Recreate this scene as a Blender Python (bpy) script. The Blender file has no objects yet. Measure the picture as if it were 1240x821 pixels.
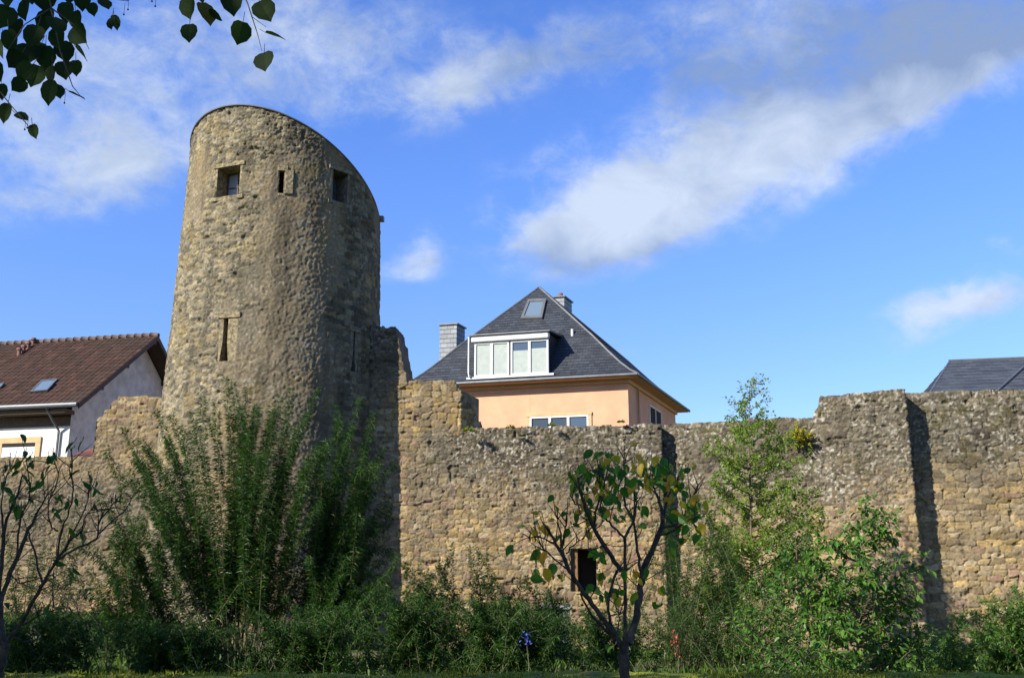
import bpy, math, random
import numpy as np
from mathutils import Vector

SC = bpy.context.scene
COL = SC.collection
random.seed(11)
RNG = np.random.default_rng(11)

# ------------------------------------------------------------------ camera
F = 1240.0; CU = 620.0; CV = 410.5
PITCH = math.radians(13.9); SP = math.sin(PITCH); CP = math.cos(PITCH)
EYE = 1.6
cam = bpy.data.cameras.new('camera')
cam.sensor_fit = 'HORIZONTAL'; cam.sensor_width = 36.0; cam.lens = 36.0
cam.clip_start = 0.1; cam.clip_end = 3000
camo = bpy.data.objects.new('camera', cam); COL.objects.link(camo)
camo.location = (0, 0, EYE); camo.rotation_euler = (math.radians(90) + PITCH, 0, 0)
SC.camera = camo

# ------------------------------------------------------------------ sun and sky
SUN_EL = math.radians(32)
SUN_B = math.radians(54.5)
SUN_H = Vector((-math.sin(SUN_B), -math.cos(SUN_B)))
SUN_V = Vector((SUN_H.x*math.cos(SUN_EL), SUN_H.y*math.cos(SUN_EL), math.sin(SUN_EL)))
sl = bpy.data.lights.new('sun', 'SUN'); sl.energy = 5.0; sl.angle = math.radians(0.5); sl.color = (1.0, 0.93, 0.80)
so = bpy.data.objects.new('sun', sl); COL.objects.link(so)
so.location = (-40, -30, 40)
so.rotation_euler = SUN_V.to_track_quat('Z', 'Y').to_euler()

SC.view_settings.view_transform = 'Standard'; SC.view_settings.look = 'None'
SC.view_settings.exposure = 1.12; SC.view_settings.gamma = 1.0
SC.view_settings.use_curve_mapping = False
SKY_STRENGTH = 0.10

def ray(u, v):
    r = (u - CU)/F; up = (CV - v)/F
    return Vector((r, CP - up*SP, SP + up*CP))

def P(u, v, D):
    """point of the place seen at photo pixel (u, v), D metres ahead"""
    d = ray(u, v); k = D/d.y
    return Vector((d.x*k, D, EYE + d.z*k))

class NT:
    def __init__(s, tree): s.t = tree
    def n(s, kind, **kw):
        nd = s.t.nodes.new(kind)
        for k, v in kw.items(): setattr(nd, k, v)
        return nd
    def l(s, a, b): s.t.links.new(a, b)
    def math(s, op, a, b=None, c=None, clamp=False):
        nd = s.n('ShaderNodeMath', operation=op, use_clamp=clamp)
        for i, x in enumerate((a, b, c)):
            if x is None: continue
            if isinstance(x, (int, float)): nd.inputs[i].default_value = x
            else: s.l(x, nd.inputs[i])
        return nd.outputs[0]
    def dot(s, vec, c):
        nd = s.n('ShaderNodeVectorMath', operation='DOT_PRODUCT')
        s.l(vec, nd.inputs[0]); nd.inputs[1].default_value = c
        return nd.outputs['Value']
    def mixc(s, fac, a, b, blend='MIX'):
        nd = s.n('ShaderNodeMix', data_type='RGBA', blend_type=blend)
        for sock, x in ((nd.inputs[0], fac), (nd.inputs[6], a), (nd.inputs[7], b)):
            if isinstance(x, (int, float)): sock.default_value = x
            elif isinstance(x, tuple): sock.default_value = (*x[:3], 1)
            else: s.l(x, sock)
        return nd.outputs[2]
    def smooth(s, x, lo, hi):
        nd = s.n('ShaderNodeMapRange', interpolation_type='SMOOTHSTEP')
        s.l(x, nd.inputs[0]); nd.inputs[1].default_value = lo; nd.inputs[2].default_value = hi
        return nd.outputs[0]
    def noise(s, vec, scale, detail=4, rough=0.55, dist=0.0, scale_vec=None):
        if scale_vec:
            m = s.n('ShaderNodeMapping'); m.inputs['Scale'].default_value = scale_vec
            s.l(vec, m.inputs[0]); vec = m.outputs[0]
        nd = s.n('ShaderNodeTexNoise'); nd.inputs['Scale'].default_value = scale
        nd.inputs['Detail'].default_value = detail; nd.inputs['Roughness'].default_value = rough
        nd.inputs['Distortion'].default_value = dist
        if vec is not None: s.l(vec, nd.inputs['Vector'])
        return nd.outputs[0]

def make_world():
    w = bpy.data.worlds.new('World'); SC.world = w; w.use_nodes = True
    t = w.node_tree; t.nodes.clear(); N = NT(t)
    out = N.n('ShaderNodeOutputWorld'); bg = N.n('ShaderNodeBackground')
    bg.inputs[1].default_value = SKY_STRENGTH
    N.l(bg.outputs[0], out.inputs[0])
    sky = N.n('ShaderNodeTexSky'); sky.sky_type = 'NISHITA'; sky.sun_disc = False
    sky.sun_elevation = SUN_EL; sky.sun_rotation = math.atan2(SUN_H.x, SUN_H.y)
    sky.air_density = 1.0; sky.dust_density = 0.25; sky.ozone_density = 2.2; sky.altitude = 200
    hs = N.n('ShaderNodeHueSaturation'); hs.inputs['Saturation'].default_value = SKY_SAT
    hs.inputs['Hue'].default_value = SKY_HUE
    hs.inputs['Value'].default_value = SKY_VAL
    N.l(sky.outputs[0], hs.inputs['Color'])
    d = N.n('ShaderNodeTexCoord').outputs['Generated']
    sz = N.n('ShaderNodeSeparateXYZ'); N.l(d, sz.inputs[0])
    el = N.n('ShaderNodeMapRange', interpolation_type='SMOOTHSTEP'); N.l(sz.outputs['Z'], el.inputs[0])
    el.inputs[1].default_value = .05; el.inputs[2].default_value = .45; el.inputs[3].default_value = .66; el.inputs[4].default_value = 1.0
    ec = N.n('ShaderNodeCombineColor'); [N.l(el.outputs[0], ec.inputs[i]) for i in range(3)]
    clear = N.mixc(1.0, hs.outputs[0], ec.outputs[0], 'MULTIPLY')
    # clouds: soft banks in fixed directions of the sky, broken up by noise
    wn = N.n('ShaderNodeTexNoise'); wn.inputs['Scale'].default_value = 9; wn.inputs['Detail'].default_value = 3
    N.l(d, wn.inputs['Vector'])
    sub = N.n('ShaderNodeVectorMath', operation='SUBTRACT'); N.l(wn.outputs['Color'], sub.inputs[0]); sub.inputs[1].default_value = (.5, .5, .5)
    scl = N.n('ShaderNodeVectorMath', operation='SCALE'); N.l(sub.outputs[0], scl.inputs[0]); scl.inputs['Scale'].default_value = 0.07
    add = N.n('ShaderNodeVectorMath', operation='ADD'); N.l(d, add.inputs[0]); N.l(scl.outputs[0], add.inputs[1])
    dw = add.outputs[0]
    def blob(u, v, ru, rv, ang, s):
        c = ray(u, v).normalized(); a = math.radians(ang)
        right = Vector((1, 0, 0)); upv = Vector((0, -SP, CP))
        e1 = right*math.cos(a) + upv*math.sin(a); e2 = upv*math.cos(a) - right*math.sin(a)
        e1 = (e1 - c*e1.dot(c)).normalized(); e2 = (e2 - c*e2.dot(c)).normalized()
        x = N.math('MULTIPLY', N.dot(dw, e1), F/ru); y = N.math('MULTIPLY', N.dot(dw, e2), F/rv)
        r2 = N.math('ADD', N.math('MULTIPLY', x, x), N.math('MULTIPLY', y, y))
        return N.math('MULTIPLY', N.math('EXPONENT', N.math('MULTIPLY', r2, -1.0)), s)
    def total(lst):
        acc = None
        for b in lst:
            x = blob(*b); acc = x if acc is None else N.math('ADD', acc, x)
        return acc
    dens = total(CLOUDS)
    n1 = N.noise(d, 9, 9, .66, .3, (1, 1, 1.6))
    n2 = N.noise(d, 26, 7, .68, .4, (1, 1, 1.4))
    mod = N.math('ADD', N.math('MULTIPLY', N.math('SUBTRACT', n1, .5), 2.3), N.math('MULTIPLY', N.math('SUBTRACT', n2, .5), 1.5))
    gate = N.math('MULTIPLY', dens, 2.2, clamp=True)
    a = N.math('ADD', dens, N.math('MULTIPLY', mod, N.math('MULTIPLY', gate, .72)))
    alpha = N.math('MULTIPLY', N.smooth(a, .14, 1.18), .88)
    greyness = total(GREYS)
    g = N.math('ADD', N.math('MULTIPLY', N.math('MULTIPLY', greyness, .85), N.math('ADD', N.math('MULTIPLY', n1, .9), .5)), N.math('MULTIPLY', N.math('SUBTRACT', N.noise(d, 14, 6, .6, .5, (1, 1, 1.5)), .42), 1.6), clamp=True)
    cc = N.mixc(g, CLOUD_WHITE, CLOUD_GREY)
    skyc = N.mixc(alpha, clear, cc)
    N.l(skyc, bg.inputs[0])

SKY_SAT = 1.27; SKY_HUE = 0.519; SKY_VAL = 1.30
CLOUD_WHITE = (3.3, 3.75, 4.45); CLOUD_GREY = (1.35, 1.8, 2.65)
# (u, v, ru, rv, tilt degrees, strength)
CLOUDS = [(690, 268, 95, 55, 6, .8), (760, 275, 130, 50, 0, .55), (820, 225, 150, 58, 24, .85), (940, 185, 150, 50, 22, .85), (1080, 135, 130, 36, 24, .62), (1170, 100, 70, 30, 20, .3),
          (1000, 45, 200, 72, 5, .8), (1210, 50, 120, 70, 10, .5), (840, 55, 150, 60, 0, .35),
          (50, 225, 150, 42, 10, .5), (180, 110, 230, 100, 12, .40), (400, 40, 230, 70, 0, .36), (560, 100, 100, 34, 24, .55), (625, 75, 90, 30, 25, .35),
          (400, 130, 150, 60, 0, .3), (50, 110, 140, 70, 0, .38), (170, 190, 90, 40, 20, .3),
          (500, 300, 44, 24, 20, .62), (480, 325, 50, 18, 0, .35),
          (1145, 390, 60, 20, 28, .8), (1215, 357, 70, 28, 20, 1.0),
          (1055, 300, 50, 16, 40, .25), (765, 432, 26, 10, 0, .35), (1060, 395, 46, 12, 20, .22), (1215, 298, 30, 12, 0, .35), (905, 445, 50, 12, 20, .2), (650, 190, 80, 20, 15, .28)]
GREYS = [(1000, 55, 210, 62, 5, 1.1), (720, 60, 170, 60, 0, .6), (760, 318, 150, 26, 8, .55), (1180, 40, 130, 70, 10, .8), (640, 305, 110, 20, 5, .35), (1190, 392, 90, 12, 20, .3), (180, 120, 260, 120, 0, .25)]
make_world()

# ------------------------------------------------------------------ numpy noise and stone patterns
def h32(ix, iy, seed):
    ix = ix.astype(np.int64).astype(np.uint32); iy = iy.astype(np.int64).astype(np.uint32)
    h = ix*np.uint32(374761393) + iy*np.uint32(668265263) + np.uint32((seed*2246822519) & 0xffffffff)
    h = (h ^ (h >> np.uint32(13)))*np.uint32(1274126177)
    h = (h ^ (h >> np.uint32(16)))*np.uint32(2654435761)
    h ^= h >> np.uint32(15)
    return h.astype(np.float64)/4294967295.0

def vnoise(x, y, seed=0):
    xi = np.floor(x); yi = np.floor(y); fx = x - xi; fy = y - yi
    fx = fx*fx*(3 - 2*fx); fy = fy*fy*(3 - 2*fy)
    a = h32(xi, yi, seed); b = h32(xi+1, yi, seed); c = h32(xi, yi+1, seed); d = h32(xi+1, yi+1, seed)
    return (a*(1-fx) + b*fx)*(1-fy) + (c*(1-fx) + d*fx)*fy

def fbm(x, y, seed=0, o=4):
    s = 0; a = .5; tot = 0
    for k in range(o):
        s = s + a*vnoise(x, y, seed + k*17); tot += a; a *= .55; x = x*2.03 + 5.1; y = y*2.03 + 1.7
    return s/tot

def sstep(a, b, x):
    t = np.clip((x - a)/(b - a), 0, 1); return t*t*(3 - 2*t)

def vor(x, y, seed, jx, jy):
    xi = np.floor(x); yi = np.floor(y)
    f1 = np.full(x.shape, 9.); f2 = f1.copy(); bx = xi.copy(); by = yi.copy()
    for dy in (-1, 0, 1):
        for dx in (-1, 0, 1):
            cx = xi + dx; cy = yi + dy
            px = cx + .5 + (h32(cx, cy, seed) - .5)*jx; py = cy + .5 + (h32(cx, cy, seed+7) - .5)*jy
            d = np.maximum(np.abs(px - x), np.abs(py - y))*.72 + np.hypot(px - x, py - y)*.28
            nb = d < f1
            f2 = np.where(nb, f1, np.minimum(f2, d)); bx = np.where(nb, cx, bx); by = np.where(nb, cy, by)
            f1 = np.where(nb, d, f1)
    return f2 - f1, h32(bx, by, seed+31), h32(bx, by, seed+47), h32(bx, by, seed+59)

def stones(S, T, cw, ch, seed, jx=.75, jy=.6, wob=.05):
    S2 = S + wob*(vnoise(S*3, T*3, seed+101) - .5)*2; T2 = T + wob*.8*(vnoise(S*2.1, T*2.7, seed+102) - .5)*2
    y = T2/ch; row = np.floor(y)
    return vor(S2/cw + .5*np.mod(row, 2)*0 + h32(row, row*0, seed+3)*0, y, seed, jx, jy)

def mixa(a, b, m):
    return a*(1 - m[..., None]) + np.asarray(b)*m[..., None]

def pick(r, cols, cuts):
    out = np.zeros(r.shape + (3,)); lo = 0
    for c, hi in zip(cols, cuts):
        m = (r >= lo) & (r <= hi); out[m] = c; lo = hi
    return out

BEIGE = (.43, .335, .195); YELLOW = (.47, .35, .17); GREY = (.25, .23, .185); PINK = (.39, .265, .19)
DARK = (.135, .12, .095); LICHEN = (.60, .58, .52); MORTAR = (.36, .285, .175); OCHRE = (.40, .27, .11)

# ------------------------------------------------------------------ mesh helpers
def tag(o, label=None, cat=None, group=None, kind=None):
    if label: o['label'] = label
    if cat: o['category'] = cat
    if group: o['group'] = group
    if kind: o['kind'] = kind
    return o

def empty(name, loc, label, cat, group=None):
    o = bpy.data.objects.new(name, None); o.empty_display_size = .3; o.location = loc
    COL.objects.link(o); return tag(o, label, cat, group)

def link(name, me, mat, parent=None):
    o = bpy.data.objects.new(name, me); COL.objects.link(o)
    if mat: me.materials.append(mat)
    if parent:
        o.parent = parent
        bpy.context.view_layer.update()
        o.matrix_parent_inverse = parent.matrix_world.inverted()
    return o

def np_mesh(name, V, faces, cols=None, smooth=True):
    """faces: array (n, k) of a fixed size or list of such arrays"""
    me = bpy.data.meshes.new(name)
    V = np.ascontiguousarray(V, dtype=np.float32)
    if not isinstance(faces, list): faces = [faces]
    faces = [np.asarray(f, dtype=np.int32) for f in faces if len(f)]
    loops = np.concatenate([f.ravel() for f in faces])
    sizes = np.concatenate([np.full(len(f), f.shape[1], dtype=np.int32) for f in faces])
    starts = np.concatenate([[0], np.cumsum(sizes)[:-1]]).astype(np.int32)
    me.vertices.add(len(V)); me.vertices.foreach_set('co', V.ravel())
    me.loops.add(len(loops)); me.loops.foreach_set('vertex_index', loops)
    me.polygons.add(len(sizes)); me.polygons.foreach_set('loop_start', starts); me.polygons.foreach_set('loop_total', sizes)
    me.polygons.foreach_set('use_smooth', np.full(len(sizes), smooth))
    if cols is not None:
        at = me.attributes.new('Col', 'FLOAT_COLOR', 'POINT')
        c = np.ones((len(V), 4), dtype=np.float32); c[:, :3] = cols
        at.data.foreach_set('color', c.ravel())
    me.update(calc_edges=True); me.validate()
    return me

class Frame:
    """a local frame: point = o + a*i + b*j + up*z"""
    def __init__(s, o, a, b): s.o = Vector((o[0], o[1])); s.a = Vector(a[:2]); s.b = Vector(b[:2])
    def p(s, i, j, z):
        q = s.o + s.a*i + s.b*j; return Vector((q.x, q.y, z))
    def hit(s, j, u, v):
        d = ray(u, v); q = s.o + s.b*j
        # q + a i = t (dx, dy)
        det = s.a.x*(-d.y) - (-d.x)*s.a.y
        i = ((-q.x)*(-d.y) - (-d.x)*(-q.y))/det
        t = (s.a.x*(-q.y) - s.a.y*(-q.x))/det
        return i, EYE + t*d.z

WORLD = Frame((0, 0), (1, 0), (0, 1))

class MB:
    def __init__(s): s.v = []; s.f = []
    def quad(s, *pts):
        n = len(s.v); s.v += [tuple(p) for p in pts]; s.f.append(tuple(range(n, n+len(pts)))); return s
    def box(s, fr, i0, i1, j0, j1, z0, z1, bev=0.0):
        c = [fr.p(i, j, z) for z in (z0, z1) for (i, j) in ((i0, j0), (i1, j0), (i1, j1), (i0, j1))]
        n = len(s.v); s.v += [tuple(p) for p in c]
        for q in ((0, 3, 2, 1), (4, 5, 6, 7), (0, 1, 5, 4), (1, 2, 6, 5), (2, 3, 7, 6), (3, 0, 4, 7)):
            s.f.append(tuple(n+k for k in q))
        return s
    def tube(s, pts, radii, n=6, cap=True):
        pts = [Vector(p) for p in pts]
        if isinstance(radii, (int, float)): radii = [radii]*len(pts)
        b0 = len(s.v); ref = Vector((.3, .9, .2)); ref.normalize()
        for k, p in enumerate(pts):
            d = (pts[min(k+1, len(pts)-1)] - pts[max(k-1, 0)]).normalized()
            r = ref if abs(d.dot(ref)) < .95 else Vector((1, 0, 0))
            x = d.cross(r).normalized(); y = d.cross(x)
            for q in range(n):
                a = 2*math.pi*q/n; s.v.append(tuple(p + (x*math.cos(a) + y*math.sin(a))*radii[k]))
        for k in range(len(pts)-1):
            for q in range(n):
                a = b0+k*n+q; b = b0+k*n+(q+1) % n
                s.f.append((a, b, b+n, a+n))
        if cap:
            s.f.append(tuple(b0+q for q in range(n))); e = b0+(len(pts)-1)*n
            s.f.append(tuple(e+q for q in range(n-1, -1, -1)))
        return s
    def build(s, name, mat, parent=None, smooth=False, bevel=0):
        me = bpy.data.meshes.new(name); me.from_pydata(s.v, [], s.f); me.update()
        if smooth: me.polygons.foreach_set('use_smooth', [True]*len(me.polygons))
        o = link(name, me, mat, parent)
        if bevel:
            m = o.modifiers.new('bevel', 'BEVEL'); m.width = bevel; m.segments = 2; m.limit_method = 'ANGLE'
        return o

# ------------------------------------------------------------------ materials
def newmat(name):
    m = bpy.data.materials.new(name); m.use_nodes = True
    t = m.node_tree; t.nodes.clear(); N = NT(t)
    out = N.n('ShaderNodeOutputMaterial'); b = N.n('ShaderNodeBsdfPrincipled')
    N.l(b.outputs[0], out.inputs[0])
    return m, N, b, out

def setbump(N, b, h, dist, strength=1.0):
    bp = N.n('ShaderNodeBump'); bp.inputs['Distance'].default_value = dist; bp.inputs['Strength'].default_value = strength
    N.l(h, bp.inputs['Height']); N.l(bp.outputs[0], b.inputs['Normal'])

def plain(name, col, rough=.8, var=.2, scale=6, bump=0., bscale=40, metal=0., spec=.5, streak=None):
    m, N, b, out = newmat(name)
    co = N.n('ShaderNodeTexCoord').outputs['Object']
    n = N.noise(co, scale, 6, .6, scale_vec=streak)
    c = N.mixc(N.smooth(n, .3, .7), tuple(x*(1-var) for x in col), tuple(min(1, x*(1+var)) for x in col))
    N.l(c, b.inputs['Base Color']); b.inputs['Roughness'].default_value = rough
    b.inputs['Metallic'].default_value = metal; b.inputs['Specular IOR Level'].default_value = spec
    if bump: setbump(N, b, N.noise(co, bscale, 4), bump)
    return m

def masonry(name):
    m, N, b, out = newmat(name)
    at = N.n('ShaderNodeAttribute', attribute_name='Col').outputs['Color']
    co = N.n('ShaderNodeTexCoord').outputs['Object']
    n = N.noise(co, 22, 8, .7); n2 = N.noise(co, 80, 4, .7)
    k = N.math('ADD', N.math('MULTIPLY', n, 1.1), N.math('MULTIPLY', n2, .9))
    k = N.math('MULTIPLY', k, 1.0)
    cmb = N.n('ShaderNodeCombineColor'); [N.l(k, cmb.inputs[i]) for i in range(3)]
    c = N.mixc(1.0, at, cmb.outputs[0], 'MULTIPLY')
    N.l(c, b.inputs['Base Color']); b.inputs['Roughness'].default_value = .95; b.inputs['Specular IOR Level'].default_value = .15
    setbump(N, b, N.math('ADD', N.math('MULTIPLY', n, .6), N.math('MULTIPLY', n2, .6)), .022)
    return m

def foliage(name, stops, trans=.35, rough=.45, spec=.35):
    """stops: [(position, linear colour)] looked up by a random number per leaf"""
    m, N, b, out = newmat(name)
    rp = N.n('ShaderNodeNewGeometry').outputs['Random Per Island']
    cr = N.n('ShaderNodeValToRGB'); e = cr.color_ramp.elements
    while len(e) < len(stops): e.new(.5)
    for el, (p, c) in zip(e, stops): el.position = p; el.color = (*c, 1)
    N.l(rp, cr.inputs[0]); N.l(cr.outputs[0], b.inputs['Base Color'])
    b.inputs['Roughness'].default_value = rough; b.inputs['Specular IOR Level'].default_value = spec
    tr = N.n('ShaderNodeBsdfTranslucent')
    tc = N.mixc(1.0, cr.outputs[0], (1.5, 1.6, .7), 'MULTIPLY'); N.l(tc, tr.inputs[0])
    mx = N.n('ShaderNodeMixShader'); mx.inputs[0].default_value = trans
    N.l(b.outputs[0], mx.inputs[1]); N.l(tr.outputs[0], mx.inputs[2]); N.l(mx.outputs[0], out.inputs[0])
    return m

def slate_mat(name, base, w, h, var=.35):
    m, N, b, out = newmat(name)
    uv = N.n('ShaderNodeUVMap').outputs[0]
    br = N.n('ShaderNodeTexBrick'); N.l(uv, br.inputs['Vector'])
    br.inputs['Scale'].default_value = 1; br.inputs['Brick Width'].default_value = w; br.inputs['Row Height'].default_value = h
    br.inputs['Mortar Size'].default_value = .006; br.inputs['Bias'].default_value = 0
    br.inputs['Color1'].default_value = (*[x*(1-var) for x in base], 1); br.inputs['Color2'].default_value = (*[x*(1+var) for x in base], 1)
    br.inputs['Mortar'].default_value = (*[x*.35 for x in base], 1)
    n = N.noise(N.n('ShaderNodeTexCoord').outputs['Object'], 1.3, 6, .6)
    c = N.mixc(N.math('MULTIPLY', N.smooth(n, .45, .75), .35), br.outputs[0], tuple(x*1.8 for x in base))
    N.l(c, b.inputs['Base Color']); b.inputs['Roughness'].default_value = .55; b.inputs['Specular IOR Level'].default_value = .4
    setbump(N, b, br.outputs['Fac'], -.01)
    return m

def glass_mat(name, col, rough=.05):
    m, N, b, out = newmat(name)
    b.inputs['Base Color'].default_value = (*col, 1); b.inputs['Roughness'].default_value = rough
    b.inputs['Specular IOR Level'].default_value = .8
    return m

M = {}
M['stone'] = masonry('old_masonry')
M['dressed'] = plain('dressed_sandstone', (.175, .142, .08), .95, .55, 9, .035, 22)
M['dressed_grey'] = plain('dressed_grey_stone', (.13, .115, .08), .95, .5, 9, .035, 22)
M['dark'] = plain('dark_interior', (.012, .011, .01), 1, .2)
M['zinc'] = plain('zinc_sheet', (.42, .44, .46), .42, .15, 3, metal=.6)
M['zinc_dark'] = plain('weathered_lead', (.10, .105, .11), .5, .2, 3, metal=.3)
M['peach'] = plain('peach_render', (.53, .28, .172), .9, .09, 1.0, .006, 90)
M['cream'] = plain('cream_paint', (.40, .29, .15), .85, .12, 3)
M['tan_soffit'] = plain('painted_soffit', (.46, .28, .15), .8, .06, 3)
M['white'] = plain('white_paint', (.46, .47, .47), .5, .05, 3)
M['white_wall'] = plain('white_roughcast', (.54, .53, .51), .9, .05, 1.5, .01, 60)
M['grey_wall'] = plain('grey_weathered_roughcast', (.60, .545, .465), .95, .18, 2.2, .015, 40)
M['blind'] = plain('pale_blind', (.27, .31, .29), .7, .08, 5)
M['glass'] = glass_mat('window_glass', (.05, .07, .10), .04)
M['reflect_glass'] = glass_mat('sky_reflection_glass', (.22, .27, .34), .15)  # pale blue sky reflection painted into the pane colour
M['glass_sky'] = glass_mat('skylight_glass', (.10, .14, .18), .08)
M['brown_wood'] = plain('brown_timber', (.075, .045, .028), .8, .3, 8, .01, 30)
M['door_wood'] = plain('old_door_timber', (.16, .085, .03), .85, .35, 6, .01, 30, streak=(8, 8, 1))
M['gutter'] = plain('grey_gutter', (.11, .12, .13), .45, .1, 4, metal=.4)
M['clay'] = plain('clay_vent', (.15, .07, .05), .8, .2, 8)
M['slate'] = slate_mat('blue_slate', (.026, .031, .038), .26, .19)
M['slate_far'] = slate_mat('grey_slate', (.042, .048, .056), .5, .28, .25)
M['slate_pale'] = slate_mat('pale_slate_cladding', (.15, .165, .18), .34, .24, .22)
M['bark'] = plain('dark_bark', (.034, .027, .018), .95, .6, 25, .012, 45)
M['bark_linden'] = plain('linden_bark', (.07, .06, .05), .95, .3, 6, .02, 30)
M['stem_green'] = plain('willow_stem', (.075, .07, .03), .8, .3, 10)
M['stem_brown'] = plain('twig_brown', (.09, .065, .04), .85, .3, 10)

M['f_willow'] = foliage('willow_leaves', [(0, (.012, .042, .007)), (.5, (.022, .066, .010)), (.88, (.038, .092, .014)), (.975, (.055, .11, .018)), (1, (.18, .15, .015))], .3, .5, .25)
M['f_weed'] = foliage('weed_leaves', [(0, (.010, .036, .006)), (.6, (.022, .066, .009)), (1, (.055, .11, .014))], .35, .55, .2)
M['f_birch'] = foliage('birch_leaves', [(0, (.08, .14, .018)), (.6, (.14, .225, .026)), (1, (.20, .27, .035))], .5)
M['f_dogwood'] = foliage('dogwood_leaves', [(0, (.028, .08, .012)), (.6, (.06, .14, .018)), (1, (.10, .19, .024))], .35, .45, .28)
M['f_pollard'] = foliage('autumn_leaves', [(0, (.03, .10, .012)), (.45, (.05, .16, .015)), (.60, (.08, .19, .018)), (.68, (.34, .28, .025)), (.85, (.48, .30, .025)), (1, (.50, .22, .025))], .6)
M['f_green'] = foliage('green_leaves', [(0, (.02, .065, .010)), (.7, (.035, .10, .014)), (1, (.06, .13, .018))], .5)
M['f_linden'] = foliage('linden_leaves', [(0, (.010, .022, .007)), (.8, (.02, .04, .010)), (.93, (.03, .05, .012)), (1, (.16, .10, .012))], .42, .75, .12)
M['f_yellow'] = foliage('yellow_green_leaves', [(0, (.14, .17, .015)), (.5, (.28, .26, .02)), (1, (.42, .36, .03))], .3)
M['f_grass'] = foliage('grass_blades', [(0, (.03, .07, .010)), (.6, (.06, .12, .014)), (1, (.10, .15, .02))], .3)
M['f_moss'] = foliage('moss_tufts', [(0, (.08, .11, .012)), (.6, (.16, .19, .018)), (1, (.22, .20, .03))], .1, .9, .1)
M['blue'] = plain('blue_petals', (.05, .08, .42), .6, .3, 20)
M['orange'] = plain('orange_red_petals', (.17, .03, .01), .6, .3, 20)
M['box_grey'] = plain('pale_grey_box', (.27, .28, .27), .9, .15, 5, .01, 30)

# ------------------------------------------------------------------ ground
def ground_mat():
    m, N, b, out = newmat('garden_ground')
    co = N.n('ShaderNodeTexCoord').outputs['Object']
    n = N.noise(co, .35, 6, .6); n2 = N.noise(co, 9, 6, .7)
    soil = N.mixc(n2, (.07, .055, .035), (.17, .135, .09)); grass = N.mixc(n2, (.025, .05, .012), (.07, .11, .025))
    N.l(N.mixc(N.smooth(n, .50, .62), grass, soil), b.inputs['Base Color']); b.inputs['Roughness'].default_value = 1
    b.inputs['Specular IOR Level'].default_value = .1
    setbump(N, b, n2, .05)
    return m
def make_ground():
    xs = np.concatenate([[-900, -300, -100], np.arange(-40, 40.1, .8), [100, 300, 900]])
    ys = np.concatenate([[-600, -200, -60], np.arange(-24, 60.1, .8), [120, 300, 1500]])
    X, Y = np.meshgrid(xs, ys, indexing='ij')
    Z = .10*(fbm(X*.3, Y*.3, 5) - .5)
    # a rise in front of the left wall, and the higher town behind the rampart
    bank = sstep(25.6, 27.0, Y)*sstep(-9.5, -11.5, X)*sstep(60, 34.5, Y)
    Z = Z + .95*bank
    V = np.stack([X, Y, Z], -1).reshape(-1, 3)
    nx, ny = X.shape; i = np.arange(nx-1)[:, None]*ny + np.arange(ny-1)[None]
    Fq = np.stack([i, i+ny, i+ny+1, i+1], -1).reshape(-1, 4)
    tag(link('ground', np_mesh('ground', V, Fq), ground_mat()), kind='structure')
make_ground()

# ------------------------------------------------------------------ masonry sheets
def merge_lines(a0, a1, step, extra):
    n = max(1, int(round((a1-a0)/step))); L = list(np.linspace(a0, a1, n+1))
    for e in extra:
        if a0 < e < a1:
            k = int(np.argmin([abs(x-e) for x in L]))
            if 0 < k < len(L)-1: L[k] = e
            else: L.append(e)
    return np.array(sorted(set(L)))

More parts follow.
